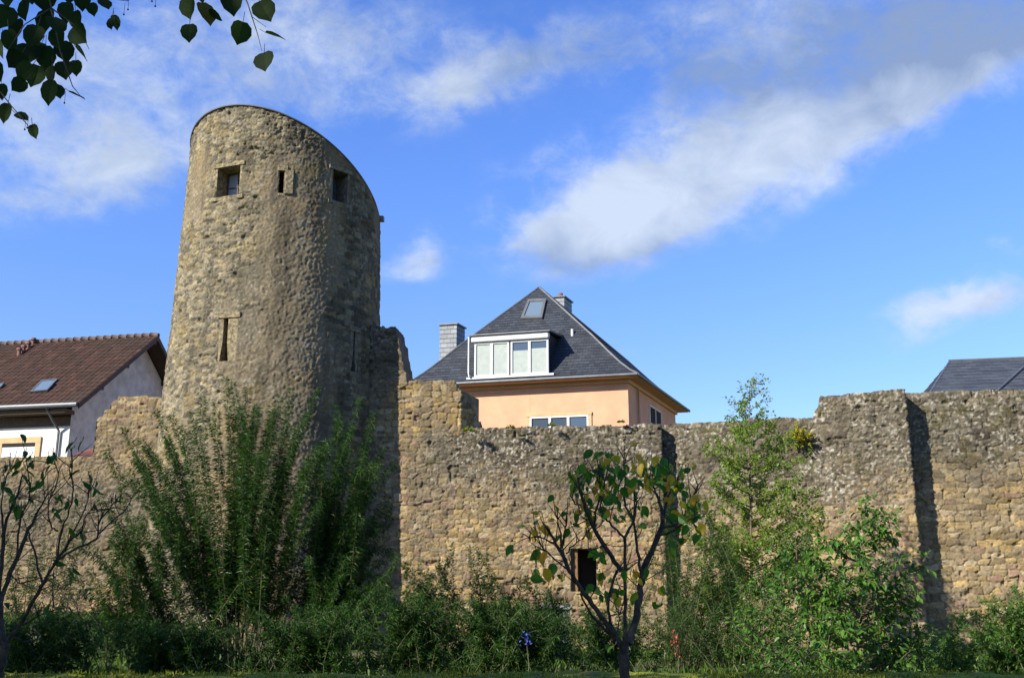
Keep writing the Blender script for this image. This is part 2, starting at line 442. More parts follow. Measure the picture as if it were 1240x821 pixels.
def wall_panel(name, path, ret, top, z0, thick, step, pat, holes=(), parent=None, edge=None):
    """a thick masonry wall along the plan polyline 'path' (seen side on the right hand when walking it),
    closed at the far end by the return vector 'ret'; top(s) gives the height; holes: (s0, s1, z0, z1)"""
    pts = [Vector(p) for p in path]; main_n = len(pts)
    if ret: pts.append(pts[-1] + Vector(ret))
    seg = [(pts[k+1]-pts[k]).length for k in range(len(pts)-1)]; cum = np.concatenate([[0], np.cumsum(seg)])
    smain = cum[main_n-1]
    ex = list(cum[1:-1]) + [h[0] for h in holes] + [h[1] for h in holes]
    S = merge_lines(0, cum[-1], step, ex)
    pos = []; nor = []; back = []
    dirs = [(pts[k+1]-pts[k]).normalized() for k in range(len(pts)-1)]
    for s in S:
        k = min(int(np.searchsorted(cum, s, side='right'))-1, len(seg)-1)
        p = pts[k] + dirs[k]*(s - cum[k]); d = dirs[k].copy()
        for c in range(1, len(cum)-1):
            if abs(s - cum[c]) < 1e-6: d = (dirs[c-1]+dirs[c]).normalized()
        pos.append(p); nor.append(Vector((d.y, -d.x)))
        if s <= smain + 1e-6:
            dm = dirs[min(k, main_n-2)]; back.append(p + Vector((-dm.y, dm.x))*thick)
        else: back.append(pts[-1] + Vector((-dirs[-1].y, dirs[-1].x))*.6)
    pos = np.array(pos); nor = np.array(nor); back = np.array(back)
    H = top(S)
    Zl = merge_lines(z0, H.max(), step, [h[2] for h in holes] + [h[3] for h in holes])
    ns = len(S); rows = []
    for z in Zl:
        zz = np.minimum(z, H); rows.append((pos[:, 0], pos[:, 1], zz, nor[:, 0], nor[:, 1], 0*zz, S, zz))
    nf = len(Zl)
    kt = max(3, int(thick/.09))
    for q in range(1, kt+1):
        w = q/kt; xy = pos*(1-w) + back*w
        rows.append((xy[:, 0], xy[:, 1], H, nor[:, 0]*0, nor[:, 1]*0, H*0+1, S, H + w*thick))
    for q in range(1, 7):
        w = q/6; rows.append((back[:, 0], back[:, 1], H*(1-w)+z0*w, -nor[:, 0], -nor[:, 1], H*0, S, H + thick + w*(H-z0)))
    A = np.array([np.stack(r, -1) for r in rows])            # rows, cols, 8
    disp, col = pat(A[..., 6], A[..., 7], A[..., 2])
    inhole = np.zeros(A.shape[:2], bool)
    for (a, b, c, d) in holes:
        inhole[:nf] |= (A[:nf, :, 6] > a-1e-4) & (A[:nf, :, 6] < b+1e-4) & (A[:nf, :, 2] > c-1e-4) & (A[:nf, :, 2] < d+1e-4)
    disp = np.where(inhole, 0.01, disp)
    Pn = A[..., 3:6].copy()
    tt = A[..., 2]; near = sstep(.14, 0, H[None, :] - tt); near[nf:] = 0
    Pn[..., 2] += near*.9; Pn /= np.maximum(np.linalg.norm(Pn, axis=-1, keepdims=True), 1e-6)
    V = A[..., :3] + Pn*disp[..., None]
    nr = len(rows); i = np.arange(nr-1)[:, None]*ns + np.arange(ns-1)[None]
    Fq = np.stack([i, i+1, i+ns+1, i+ns], -1)
    keep = np.ones(Fq.shape[:2], bool)
    sm = (S[:-1]+S[1:])/2
    for r in range(nf-1):
        zc = (Zl[r]+Zl[r+1])/2
        keep[r] &= ~((Zl[r] >= H[:-1]-1e-6) & (Zl[r] >= H[1:]-1e-6))
        for (a, b, c, d) in holes: keep[r] &= ~((sm > a) & (sm < b) & (zc > c) & (zc < d))
    me = np_mesh(name, V.reshape(-1, 3), Fq[keep].reshape(-1, 4), np.clip(col, .01, .9).reshape(-1, 3))
    return link(name, me, M['stone'], parent)

def blocky(S, w, amp, seed):
    k = np.floor(S/w + .4*vnoise(S*2, S*0, seed)); return (h32(k, k*0, seed) - .5)*2*amp

def prof(us, zs, u_of_s):
    return lambda s: np.interp(u_of_s(s), us, zs)

# rampart patterns -------------------------------------------------------------
def wall_pattern(seed, grey_from, grey_to, cw=.30, ch=.17, yellow=.25, pink=.18, coursed=.55, lichen=1.0, yellow_zone=None):
    def f(S, T, Z):
        Tw = T + .10*(vnoise(T*1.7 + 3, T*0, seed+1) - .5)
        e, r1, r2, r3 = stones(S, Tw, cw, ch, seed, .9, coursed*.75, .035)
        e2, q1, q2, q3 = stones(S + 40, T + 7, cw*.50, ch*.62, seed+200, .95, .85, .03)
        big = fbm(S*.45, T*.45, seed+5, 4)
        ragg = sstep(.46, .58, fbm(S*.8, T*.8, seed+9, 4) + .22*(sstep(grey_from, grey_to, Z) - .6))   # small rubble instead of courses
        bul = sstep(.0, .11, e); bul2 = sstep(.0, .14, e2)
        d = (.038*bul + .032*(r1-.5)*bul)*(1-ragg) + (.036*bul2 + .040*(q1-.5)*bul2)*ragg
        d += .022*(fbm(S*6, T*6, seed+11, 4) - .5) + .016*(vnoise(S*15, T*17, seed+13) - .5)
        pit = sstep(.80, .88, vnoise(S*4.5, T*6.5, seed+71)); d -= .055*pit*(vnoise(S*1.1, T*1.1, seed+72) > .5)
        lo = pick(r2, (YELLOW, BEIGE, PINK, (.33, .26, .17), (.47, .39, .26)), (yellow, yellow+.30, yellow+.30+pink, .85, 1.0))*(.62+.7*r3)[..., None]
        lo2 = pick(q2, (BEIGE, YELLOW, (.33, .27, .19), PINK, (.45, .38, .27)), (.4, .4+.6*yellow, .8, .8+pink*.5, 1.0))*(.55+.8*q3)[..., None]
        c = mixa(lo, lo2, ragg)
        joint = 1 - sstep(.02, .10, np.where(ragg > .5, e2, e))
        c = mixa(c, np.array(MORTAR)*.8, joint*.6)
        c = mixa(c, DARK, (1 - sstep(.0, .05, np.where(ragg > .5, e2, e)))*sstep(.35, .6, vnoise(S*2.5, T*2.5, seed+15))*.85)
        gm = sstep(grey_from, grey_to, Z + 2.6*(big-.5) + .5*(r1-.5))
        if yellow_zone is not None: gm = gm*(1 - .85*yellow_zone(S, Z))
        gcol = pick(np.where(ragg > .5, q3, r3), (GREY, (.30, .265, .20), DARK, (.21, .19, .15)), (.35, .6, .78, 1.0))*(.55+.9*q1)[..., None]
        c = mixa(c, gcol*.74, gm*.94)
        sp = vnoise(S*13, T*13, seed+41)*.6 + vnoise(S*25, T*25, seed+42)*.4
        lic = sstep(.60, .70, sp)*sstep(.40, .62, fbm(S*.9, T*.9, seed+43, 3) + .14*gm)*(.15 + .85*gm)*lichen
        c = mixa(c, LICHEN, np.clip(lic, 0, 1)*.9)
        blk = sstep(.60, .70, vnoise(S*7, T*9, seed+51)*.55 + vnoise(S*19, T*19, seed+52)*.45)*(.2 + .7*gm)
        c = mixa(c, DARK, np.clip(blk, 0, 1)*.75)
        stain = sstep(.52, .72, fbm(S*1.3, T*.5, seed+61, 4))
        c = mixa(c, np.array(GREY)*.8, stain*.35)
        moss = sstep(.62, .72, fbm(S*2.2, T*2.2, seed+77, 3))*gm*.6
        c = mixa(c, (.10, .095, .03), moss*.7)
        c = c*(.85 + .3*vnoise(S*2.2, T*2.2, seed+81))[..., None]*(.80 + .4*vnoise(S*24, T*24, seed+83))[..., None]
        return d, c*np.array((.54, .515, .47))
    return f

X_OF = lambda u, D: (u - CU)/F*D*1.0075
# rampart: three lengths, each stepping back behind the one to its left
A0 = Vector((-5.2, 32.12)); A1 = Vector((X_OF(800, 31.1), 31.1))
B0 = Vector((A1.x - .02, 31.6)); B1 = Vector((X_OF(1100, 29.5), 29.5))
C0 = Vector((B1.x - .02, 30.2)); C1 = Vector((19.5, 28.9))
ramp = empty('rampart_wall', (2, 31.5, 0), 'long old stone town wall of grey and yellow rubble, running from the tower to the right edge', 'wall')

def lerp_u(p0, p1, fac=1.0075):
    L = (p1-p0).length
    def f(s):
        k = np.clip(s/L, 0, 1.0); x = p0.x + (p1.x-p0.x)*k; y = p0.y + (p1.y-p0.y)*k
        return CU + x/y*F/fac
    return f
uA = lerp_u(A0, A1); uB = lerp_u(B0, B1); uC = lerp_u(C0, C1)
def s_at(uf, L, u):
    s = np.linspace(0, L, 2000); return float(np.interp(u, uf(s), s))
LA = (A1-A0).length; LB = (B1-B0).length; LC = (C1-C0).length

def topA(s): return 6.48 + .02*s/LA*6 + .045*(fbm(s*3, s*0, 3, 3)-.5)*2 + blocky(s, .35, .02, 8) + .03*sstep(.55, .9, vnoise(s*1.3, s*0, 4))
def topB(s):
    u = uB(np.minimum(s, LB)); base = np.interp(u, [800, 986, 988, 993, 995, 1100], [6.66, 6.66, 6.80, 6.95, 7.28, 7.38])
    return base + .035*(fbm(s*3, s*0, 13, 3)-.5)*2 + blocky(s, .4, .02, 18)
def topC(s): return 7.38 + .03*(fbm(s*2.5, s*0, 23, 3)-.5)*2 + blocky(s, .5, .015, 28) + 0*s

doorS = (s_at(uA, LA, 689), s_at(uA, LA, 719))
DOOR_TOP = P(704, 664, 31.3).z; DOOR_BOT = P(704, 716, 31.3).z
secA = wall_panel('wall_section', [A0, A1], (.02, 1.3), topA, -.3, 1.4, .026,
    wall_pattern(100, 3.4, 5.4, .25, .14, .24, .17, .62, 1.0, yellow_zone=lambda S, Z: sstep(3.2, 1.6, S)*sstep(0, 1, S+5)), holes=[(doorS[0], doorS[1], DOOR_BOT, DOOR_TOP)], parent=ramp)
secB = wall_panel('wall_section', [B0, B1], (.02, 1.3), topB, -.3, 1.4, .026,
    wall_pattern(300, 3.0, 5.6, .27, .15, .24, .10, .6, 1.0), parent=ramp)
secC = wall_panel('wall_section', [C0, C1], None, topC, -.3, 1.4, .026,
    wall_pattern(500, 3.6, 6.0, .36, .17, .22, .10, .42, .8), parent=ramp)
tag(secA, 'grey lichened stretch with a small dark opening near its foot'); tag(secB, 'taller middle stretch ending in a sharp shadowed corner'); tag(secC, 'right stretch of evenly coursed yellow blocks')

# broken remains standing on the first stretch: tall beside the tower, then a lower stump with a torn end
T0 = A0 + (A1-A0).normalized()*.0
T1 = A0 + (A1-A0).normalized()*s_at(lerp_u(A0, A1, .985), LA, 556)
uT = lerp_u(T0, T1, .975)
LT = (T1-T0).length
def topT(s):
    u = uT(np.minimum(s, LT))
    h = np.interp(u, [420, 471, 472, 476, 477, 479, 480, 482, 483, 486, 487, 488, 547, 549, 556], [9.92, 9.9, 9.55, 9.5, 9.1, 9.05, 8.8, 8.75, 8.5, 8.42, 8.1, 8.08, 8.08, 7.98, 7.8])
    r = np.maximum(s - LT, 0); h = h - np.interp(r, [0, .15, .2, .45, .5, .7, .75, 1.0, 1.05, 1.35, 1.6], [0, .1, .32, .38, .65, .72, .95, 1.0, 1.2, 1.4, 1.55])
    return h + blocky(s, .22, .05, 38) + .04*(fbm(s*5, s*0, 33, 3)-.5)
stubp = wall_panel('broken_top', [T0, T1], (.98, 1.15), topT, 6.35, 1.4, .026,
    wall_pattern(100, 6.9, 8.8, .30, .19, .36, .03, .35, .5, yellow_zone=lambda S, Z: sstep(1.6, 2.2, S)*.7), parent=ramp)
tag(stubp, 'ragged yellow stump and tall broken pier beside the tower')

# doorway in the foot of the first stretch
dfr = Frame(A0, (A1-A0).normalized(), Vector((-(A1-A0).normalized().y, (A1-A0).normalized().x)))
s0, s1 = doorS
mb = MB()
ZB = DOOR_BOT
mb.quad(dfr.p(s0, .0, ZB), dfr.p(s0, .8, ZB), dfr.p(s0, .8, DOOR_TOP), dfr.p(s0, .0, DOOR_TOP))
mb.quad(dfr.p(s1, .8, ZB), dfr.p(s1, .0, ZB), dfr.p(s1, .0, DOOR_TOP), dfr.p(s1, .8, DOOR_TOP))
mb.quad(dfr.p(s0, .0, DOOR_TOP), dfr.p(s0, .8, DOOR_TOP), dfr.p(s1, .8, DOOR_TOP), dfr.p(s1, .0, DOOR_TOP))
mb.quad(dfr.p(s0, .0, ZB), dfr.p(s1, .0, ZB), dfr.p(s1, .8, ZB), dfr.p(s0, .8, ZB))
mb.box(dfr, s0-.15, s1+.2, -.02, .25, DOOR_TOP+.003, DOOR_TOP+.17)
dw = mb.build('wall_opening', M['dressed'], ramp)
tag(dw, 'small dark opening under a plain stone lintel')
mb = MB(); mb.box(dfr, s0+.01, s0+.20, .10, .5, ZB+.003, DOOR_TOP-.01)
mb.build('wooden_post', M['door_wood'], dw)
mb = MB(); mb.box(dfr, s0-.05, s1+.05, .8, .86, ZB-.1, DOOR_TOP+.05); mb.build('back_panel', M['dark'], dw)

# left wall ---------------------------------------------------------------------
L0 = Vector((-24, 35.2)); L1 = Vector((-10.2, 33.4)); LL = (L1-L0).length
uL = lerp_u(L0, L1, .985)
def topL(s):
    h = np.interp(uL(s), [-300, 104, 105, 112, 113, 120, 121, 128, 129, 150, 215], [5.98, 5.95, 7.2, 7.25, 7.5, 7.52, 7.78, 7.8, 7.9, 7.92, 7.95])
    return h + blocky(s, .3, .06, 68)*sstep(100, 106, uL(s)) + .05*(fbm(s*3, s*0, 63, 3)-.5)*2
lw = wall_panel('low_wall', [L0, L1], None, topL, -.2, 1.2, .03,
    wall_pattern(700, .5, 5.2, .26, .135, .22, .16, .55, .35, yellow_zone=lambda S, Z: sstep(4.6, 5.8, Z)*1.0))
tag(lw, 'lower stone wall on the left, rising to a crumbling yellow stump against the tower', 'wall')

# ------------------------------------------------------------------ round tower
TC = Vector((-7.81, 33.09)); TF = (-TC).normalized(); TR = Vector((-TF.y, TF.x))
if TR.x < 0: TR = -TR
def t_rad(z): return 3.42 + .028*(8.4 - z)
def tow(u, v):
    d = ray(u, v); R = 3.3
    for _ in range(6):
        o = -TC; a = d.x**2+d.y**2; b = o.x*d.x+o.y*d.y; c = o.x**2+o.y**2-R*R
        q = max(b*b-a*c, 0); t = (-b-math.sqrt(q))/a; z = EYE+t*d.z; R = t_rad(z)
    p = Vector((t*d.x, t*d.y)) - TC
    return math.atan2(p.dot(TR), p.dot(TF)), z, Vector((t*d.x, t*d.y, z))
rimpx = [(230, 172), (240, 154), (262, 134), (285, 125), (310, 126.5), (345, 139), (380, 162), (410, 190), (435, 216), (455, 240)]
A_ = []; b_ = []
for (u, v) in rimpx:
    ph, z, p = tow(u, v); q = Vector(p[:2]) - TC
    A_.append([1, q.dot(TR), q.dot(TF), q.dot(TR)**2]); b_.append(z)
rimc = np.linalg.lstsq(np.array(A_), np.array(b_), rcond=None)[0]
def rim(ph, r=3.25):
    x = r*np.sin(ph); y = r*np.cos(ph)
    return rimc[0] + rimc[1]*x + rimc[2]*y + rimc[3]*x*x
print('RIM', rimc)

OPEN = {}          # name: (phi0, phi1, z0, z1)
def opening(n, u0, u1, v0, v1):
    p0, z1, _ = tow(u0, (v0+v1)/2); p1, _, _ = tow(u1, (v0+v1)/2)
    um = (u0+u1)/2; OPEN[n] = (p0, p1, tow(um, v1)[1], tow(um, v0)[1])
opening('w1', 263, 290, 202, 237)
opening('s1', 337.5, 344.5, 207, 234)
opening('w2', 403, 421, 208, 245)
opening('l1', 264, 286, 385, 437)
opening('l2', 424, 434, 402, 450)

def tower_pattern(PH, Z):
    S = PH*3.4; T = Z; u = np.degrees(PH)
    e, r1, r2, r3 = stones(S, T, .21, .115, 900, .9, .7, .03)
    e2, q1, q2, q3 = stones(S, T, .36, .17, 950, .7, .4, .04)
    nz = fbm(S*.6, T*.6, 905, 4) - .5
    # roughcast survives over the middle, bare rubble to the left and near the top, courses on the right
    rough = sstep(-17, -4, u + 46*nz + 10*sstep(9, 5, Z) + 12*sstep(13, 9, Z) - 30*sstep(14.6, 15.6, Z))*(1 - sstep(26, 36, u + 40*nz))
    rough = np.maximum(rough, sstep(.62, .72, fbm(S*.5+9, T*.5, 906, 4) + .12*sstep(9, 5, Z)))
    rough = rough*(1-.85*sstep(15.2, 16.2, Z + 2*nz))
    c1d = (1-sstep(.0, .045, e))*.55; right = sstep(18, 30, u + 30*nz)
    b1 = sstep(.0, .12, e); b2 = sstep(.0, .10, e2)
    ds = .044*b1 + .042*(r1-.5)*b1; dr = .038*b2 + .036*(q1-.5)*b2
    g = vnoise(S*16, T*11, 921)*.4 + vnoise(S*20, T*14, 922)*.35 + vnoise(S*30, T*26, 923)*.25
    drough = .035 + .045*(g-.5) + .02*(fbm(S*2, T*2, 924, 3)-.5)
    d = ds*(1-right) + dr*right
    d = d*(1-rough) + drough*rough
    d = d + .016*(fbm(S*5, T*5, 911, 4)-.5) + .04*(fbm(S*.8, T*.8, 913, 3)-.5) + .018*(vnoise(S*18, T*18, 915)-.5)
    pit = sstep(.80, .9, vnoise(S*4.2, T*6, 977)); d -= .06*pit*(1-rough)
    c1 = pick(r2, ((.35, .30, .205), (.30, .265, .19), (.24, .215, .165), (.38, .31, .18), (.18, .165, .13)), (.32, .58, .78, .92, 1))*(.55+.85*r3)[..., None]
    c1 = mixa(c1, (.40, .345, .24), (1-sstep(.02, .13, e))*.75)
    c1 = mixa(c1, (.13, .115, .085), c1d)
    c2 = pick(q2, ((.30, .26, .18), (.24, .21, .15), (.35, .28, .16), (.19, .17, .13)), (.3, .6, .8, 1))*(.55+.85*q3)[..., None]
    c2 = mixa(c2, (.30, .255, .175), (1-sstep(.03, .14, e2))*.6)
    cr = mixa(np.broadcast_to(np.array((.32, .262, .178)), S.shape + (3,)), (.37, .285, .175), sstep(.45, .62, fbm(S*.9, T*.9, 931, 4)))
    cr = mixa(cr, (.27, .235, .175), sstep(.50, .64, fbm(S*.7+4, T*.9, 932, 4))*.8)
    cr = cr*(.72 + .56*g)[..., None]
    c = c1*(1-right[..., None]) + c2*right[..., None]
    c = c*(1-rough[..., None]) + cr*rough[..., None]
    # black weathering streaks and lichen under the rim
    st = sstep(.50, .70, fbm(S*2.6, T*.28, 941, 4) + .10*sstep(12, 16, Z))
    c = mixa(c, (.12, .105, .08), st*.55)
    lic = sstep(.66, .74, vnoise(S*12, T*12, 951)*.6+vnoise(S*25, T*25, 952)*.4)*sstep(.5, .6, fbm(S*.8, T*.8, 953, 3))
    c = mixa(c, (.50, .47, .38), lic*.6)
    c = mixa(c, (.40, .30, .12), sstep(.62, .74, fbm(S*1.1, T*1.1, 961, 3))*.3)
    c = c*(.84 + .32*vnoise(S*1.9, T*1.9, 971))[..., None]*(.78 + .44*vnoise(S*24, T*24, 983))[..., None]
    return d, c*np.array((.49, .485, .46))

tower = empty('round_tower', (TC.x, TC.y, 0), 'tall round medieval stone tower with a slanting cut-off top and small windows', 'tower')
def build_tower():
    st = .029
    ex = [o[k] for o in OPEN.values() for k in (0, 1)]
    PH = np.concatenate([np.linspace(-math.pi, -1.75, 45)[:-1], merge_lines(-1.75, 1.75, st/3.35, ex), np.linspace(1.75, math.pi, 45)[1:]])
    H = rim(PH); Z = merge_lines(-.3, H.max(), st, [o[k] for o in OPEN.values() for k in (2, 3)])
    PHg, Zg = np.meshgrid(PH, Z, indexing='xy'); Zg = np.minimum(Zg, H[None, :])
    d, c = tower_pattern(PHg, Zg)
    hole = np.zeros(PHg.shape, bool)
    for (a, b, z0, z1) in OPEN.values(): hole |= (PHg > a-1e-5) & (PHg < b+1e-5) & (Zg > z0-1e-5) & (Zg < z1+1e-5)
    d = np.where(hole, .012, d)
    R = t_rad(Zg) + d - .03
    X = TC.x + R*(np.sin(PHg)*TR.x + np.cos(PHg)*TF.x); Y = TC.y + R*(np.sin(PHg)*TR.y + np.cos(PHg)*TF.y)
    V = np.stack([X, Y, Zg], -1); ns = len(PH); nr = len(Z)
    i = np.arange(nr-1)[:, None]*ns + np.arange(ns-1)[None]; Fq = np.stack([i, i+1, i+ns+1, i+ns], -1)
    keep = np.ones(Fq.shape[:2], bool); pm = (PH[:-1]+PH[1:])/2
    for r in range(nr-1):
        zc = (Z[r]+Z[r+1])/2
        keep[r] &= ~((Z[r] >= H[:-1]-1e-6) & (Z[r] >= H[1:]-1e-6))
        for (a, b, z0, z1) in OPEN.values(): keep[r] &= ~((pm > a) & (pm < b) & (zc > z0) & (zc < z1))
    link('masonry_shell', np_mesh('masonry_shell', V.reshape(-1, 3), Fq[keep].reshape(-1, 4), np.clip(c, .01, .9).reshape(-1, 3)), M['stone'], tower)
    # slanting metal roof with a thin rim
    n = 120; mb = MB(); ph = np.linspace(-math.pi, math.pi, n, endpoint=False)
    def ring(r, dz):
        k = len(mb.v)
        for a in ph:
            rr = t_rad(15) + r
            mb.v.append((TC.x + rr*(math.sin(a)*TR.x+math.cos(a)*TF.x), TC.y + rr*(math.sin(a)*TR.y+math.cos(a)*TF.y), float(rim(a)) + dz))
        return k
    k0 = ring(-.15, -.01); k1 = ring(.025, -.01); k2 = ring(.035, .022); k3 = ring(-.3, .045)
    for (a, b) in ((k0, k1), (k1, k2), (k2, k3)):
        for q in range(n): mb.f.append((a+q, a+(q+1) % n, b+(q+1) % n, b+q))
    mb.f.append(tuple(k3+q for q in range(n)))
    ro = mb.build('roof', M['zinc_dark'], tower); tag(ro, 'thin dark sheet metal roof on the slanting top')
    pe, _, _ = tow(459, 246); fr = tframe(pe)
    MB().box(fr, -.02, .2, 3.1, 3.42, float(rim(pe))-.18, float(rim(pe))-.02).build('roof_corner', M['zinc_dark'], tower)

def tframe(ph):
    out = TR*math.sin(ph) + TF*math.cos(ph); tan = TR*math.cos(ph) - TF*math.sin(ph)
    return Frame(TC, tan, out)
build_tower()

def tower_window(n, glass_u, right_side):
    a, b, z0, z1 = OPEN[n]; pm = (a+b)/2; fr = tframe(pm); r = t_rad((z0+z1)/2); w = r*math.sin((b-a)/2)
    rr = r - .02; dep = .62
    mb = MB()
    j0 = rr*math.cos((b-a)/2) ; j1 = j0 - dep
    mb.quad(fr.p(-w, j0, z0), fr.p(-w, j1, z0), fr.p(-w, j1, z1), fr.p(-w, j0, z1))
    mb.quad(fr.p(w, j1, z0), fr.p(w, j0, z0), fr.p(w, j0, z1), fr.p(w, j1, z1))
    mb.quad(fr.p(-w, j0, z1), fr.p(-w, j1, z1), fr.p(w, j1, z1), fr.p(w, j0, z1))
    mb.quad(fr.p(-w, j0, z0), fr.p(w, j0, z0), fr.p(w, j1, z0), fr.p(-w, j1, z0))
    # dressed jamb stones, sill and lintel standing a little proud
    t = .08
    mb.box(fr, -w-t, -w-.002, j0-.3, j0+.02, z0, z1); mb.box(fr, w+.002, w+t, j0-.3, j0+.02, z0, z1)
    mb.box(fr, -w-.16, w+.16, j0-.3, j0+.055, z0-.12, z0-.003); mb.box(fr, -w-.15, w+.15, j0-.3, j0+.05, z1+.003, z1+.13)
    win = mb.build('window', M['dressed_grey'] if right_side else M['dressed'], tower)
    mb = MB(); f = .05; jj = j1 + .10
    for (i0, i1, q0, q1) in ((-w, -w+f, z0, z1), (w-f, w, z0, z1), (-w+f, w-f, z0, z0+f), (-w+f, w-f, z1-f, z1), (-.018, .018, z0+f, z1-f), (-w+f, -.018, (z0+z1)/2-.015, (z0+z1)/2+.015), (.018, w-f, (z0+z1)/2-.015, (z0+z1)/2+.015)):
        mb.box(fr, i0+.002, i1-.002, jj-.03, jj+.03, q0+.002, q1-.002)
    mb.build('frame', M['brown_wood'], win)
    MB().box(fr, -w+f, w-f, jj-.02, jj-.01, z0+f, z1-f).build('pane', M['reflect_glass'] if not right_side else M['glass'], win)
    MB().box(fr, -w-.3, w+.3, j1-.1, j1-.06, z0-.2, z1+.2).build('darkness_sheet', M['dark'], win)  # near-black sheet whose colour stands in for the unlit room
tower_window('w1', 0, False); tower_window('w2', 0, True)

def arrow_slit(n, slit_i, slit_w, mat, depth_j, flare=0):
    a, b, z0, z1 = OPEN[n]; pm = (a+b)/2; fr = tframe(pm); r = t_rad((z0+z1)/2); w = r*math.sin((b-a)/2)
    j0 = r*math.cos((b-a)/2) - .02; c = -w + 2*w*slit_i; hw = slit_w/2; mb = MB()
    zl = z0 + .0
    # two upright dressed stones with a slit that widens downwards
    for sgn in (-1, 1):
        xo = -w if sgn < 0 else w; xt = c + sgn*hw; xb = c + sgn*(hw + flare)
        pts = [(xo, z0), (xb, z0), (xt, z0 + (z1-z0)*.45), (xt, z1), (xo, z1)]
        if sgn > 0: pts = pts[::-1]
        jf = j0 + depth_j
        mb.quad(*[fr.p(x, jf, z) for (x, z) in pts])
        for k in range(5):
            p, q = pts[k], pts[(k+1) % 5]
            mb.quad(fr.p(p[0], jf, p[1]), fr.p(p[0], jf-.5, p[1]), fr.p(q[0], jf-.5, q[1]), fr.p(q[0], jf, q[1]))
    mb.box(fr, -w-.06, w+.08, j0-.2, j0+.04, z1+.003, z1+.17)
    mb.box(fr, -w-.03, w+.04, j0-.2, j0+.03, z0-.09, z0-.003)
    s = mb.build('arrow_slit', mat, tower)
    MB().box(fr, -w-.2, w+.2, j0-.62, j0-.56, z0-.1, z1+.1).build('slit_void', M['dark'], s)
arrow_slit('s1', .45, .15, M['dressed'], .0)
arrow_slit('l1', .36, .15, M['dressed'], .0, .07)
arrow_slit('l2', .5, .08, M['dressed_grey'], .0, .06)
# pale quoin beside the upper slit
a, b, z0, z1 = OPEN['s1']; fr = tframe(b + .045)
MB().box(fr, -.13, .13, 3.0, t_rad(z0)+.035, z0-.02, z1+.02).build('quoin', M['dressed'], tower, bevel=.02)

# ------------------------------------------------------------------ roofs
def slate_slope(mb_uv, bl, br_, tl, tr, courses, lap=.014):
    """lapped courses between bottom edge bl-br and top edge tl-tr"""
    V, Fc, UV = mb_uv
    bl, br_, tl, tr = map(Vector, (bl, br_, tl, tr))
    nrm = (br_-bl).cross(tl-bl if (tl-bl).length > 0 else tr-bl).normalized()
    if nrm.z < 0: nrm = -nrm
    hgt = ((tl+tr)/2-(bl+br_)/2).length
    ax = (br_-bl).normalized()
    for k in range(courses):
        a0 = k/courses; a1 = (k+1)/courses
        p = [bl.lerp(tl, a0), br_.lerp(tr, a0), br_.lerp(tr, a1), bl.lerp(tl, a1)]
        lo = [p[0]+nrm*lap, p[1]+nrm*lap]
        n = len(V)
        V += [tuple(lo[0]), tuple(lo[1]), tuple(p[2]), tuple(p[3]), tuple(p[0]), tuple(p[1])]
        Fc += [(n, n+1, n+2, n+3), (n+4, n+5, n+1, n)]
        uvs = [((q-bl).dot(ax), hgt*a) for q, a in ((p[0], a0), (p[1], a0), (p[2], a1), (p[3], a1))]
        UV += uvs + [uvs[0], uvs[1], uvs[1], uvs[0]]
def build_uv(name, mb_uv, mat, parent):
    V, Fc, UV = mb_uv
    me = bpy.data.meshes.new(name); me.from_pydata(V, [], Fc); me.update()
    uv = me.uv_layers.new(name='UVMap'); uv.data.foreach_set('uv', np.array(UV, dtype=np.float32).ravel())
    return link(name, me, mat, parent)

# ------------------------------------------------------------------ peach house
D0 = 45.0
cor = P(772, 452, D0); EAVE = cor.z
lp = P(546.6, 463.9, D0*1.0495); fp = P(834.7, 497, D0*1.2147)
ha = Vector((lp.x-cor.x, lp.y-cor.y)).normalized(); hb = Vector((fp.x-cor.x, fp.y-cor.y)); HB = hb.length; hb.normalize()
HF = Frame((cor.x, cor.y), ha, hb)
HA = 11.3
house = empty('peach_house', (cor.x, cor.y, 0), 'peach rendered house with a steep blue slate hipped roof and wide white dormer', 'house')
OV = .62
mb = MB(); mb.box(HF, OV, HA-OV, OV, HB-OV, 0, EAVE-.12); mb.build('wall', M['peach'], house)
mb = MB()
mb.box(HF, .05, HA-.05, .05, HB-.05, EAVE-.11, EAVE-.035); so_ = mb.build('soffit', M['tan_soffit'], house)
mb = MB(); mb.box(HF, OV-.10, HA-OV+.1, OV-.10, HB-OV+.1, EAVE-.30, EAVE-.113); mb.build('cornice', M['tan_soffit'], house)
# gutter round the eaves
mb = MB()
e = .07
for (p, q) in (((0, 0), (HA, 0)), ((0, 0), (0, HB)), ((HA, 0), (HA, HB))):
    mb.tube([HF.p(p[0], p[1], EAVE-.03), HF.p(q[0], q[1], EAVE-.03)], e, 8)
mb.build('gutter', M['zinc_dark'], house)
apx = P(653, 348, cor.y + HB*.5)
dd = Vector((apx.x, apx.y)) - HF.o
det = ha.x*hb.y - ha.y*hb.x
ai = (dd.x*hb.y - dd.y*hb.x)/det; aj = (ha.x*dd.y - ha.y*dd.x)/det
APZ = apx.z
rise = APZ - EAVE
def ringpt(ci, cj, f, h):
    return HF.p(ci + (ai-ci)*f, cj + (aj-cj)*f, EAVE + rise*h)
rings = [(0, 0), (.07, .045), (.16, .125), (.28, .25), (.42, .405), (1, 1)]
corners = [(0, 0), (HA, 0), (HA, HB), (0, HB)]
data = ([], [], [])
for k in range(4):
    c0, c1 = corners[k], corners[(k+1) % 4]
    for (f0, h0), (f1, h1) in zip(rings[:-1], rings[1:]):
        bl = ringpt(*c0, f0, h0); br_ = ringpt(*c1, f0, h0); tl = ringpt(*c0, f1, h1); tr = ringpt(*c1, f1, h1)
        n = max(2, int(((tl+tr)/2-(bl+br_)/2).length/.19))
        slate_slope(data, bl, br_, tl, tr, n)
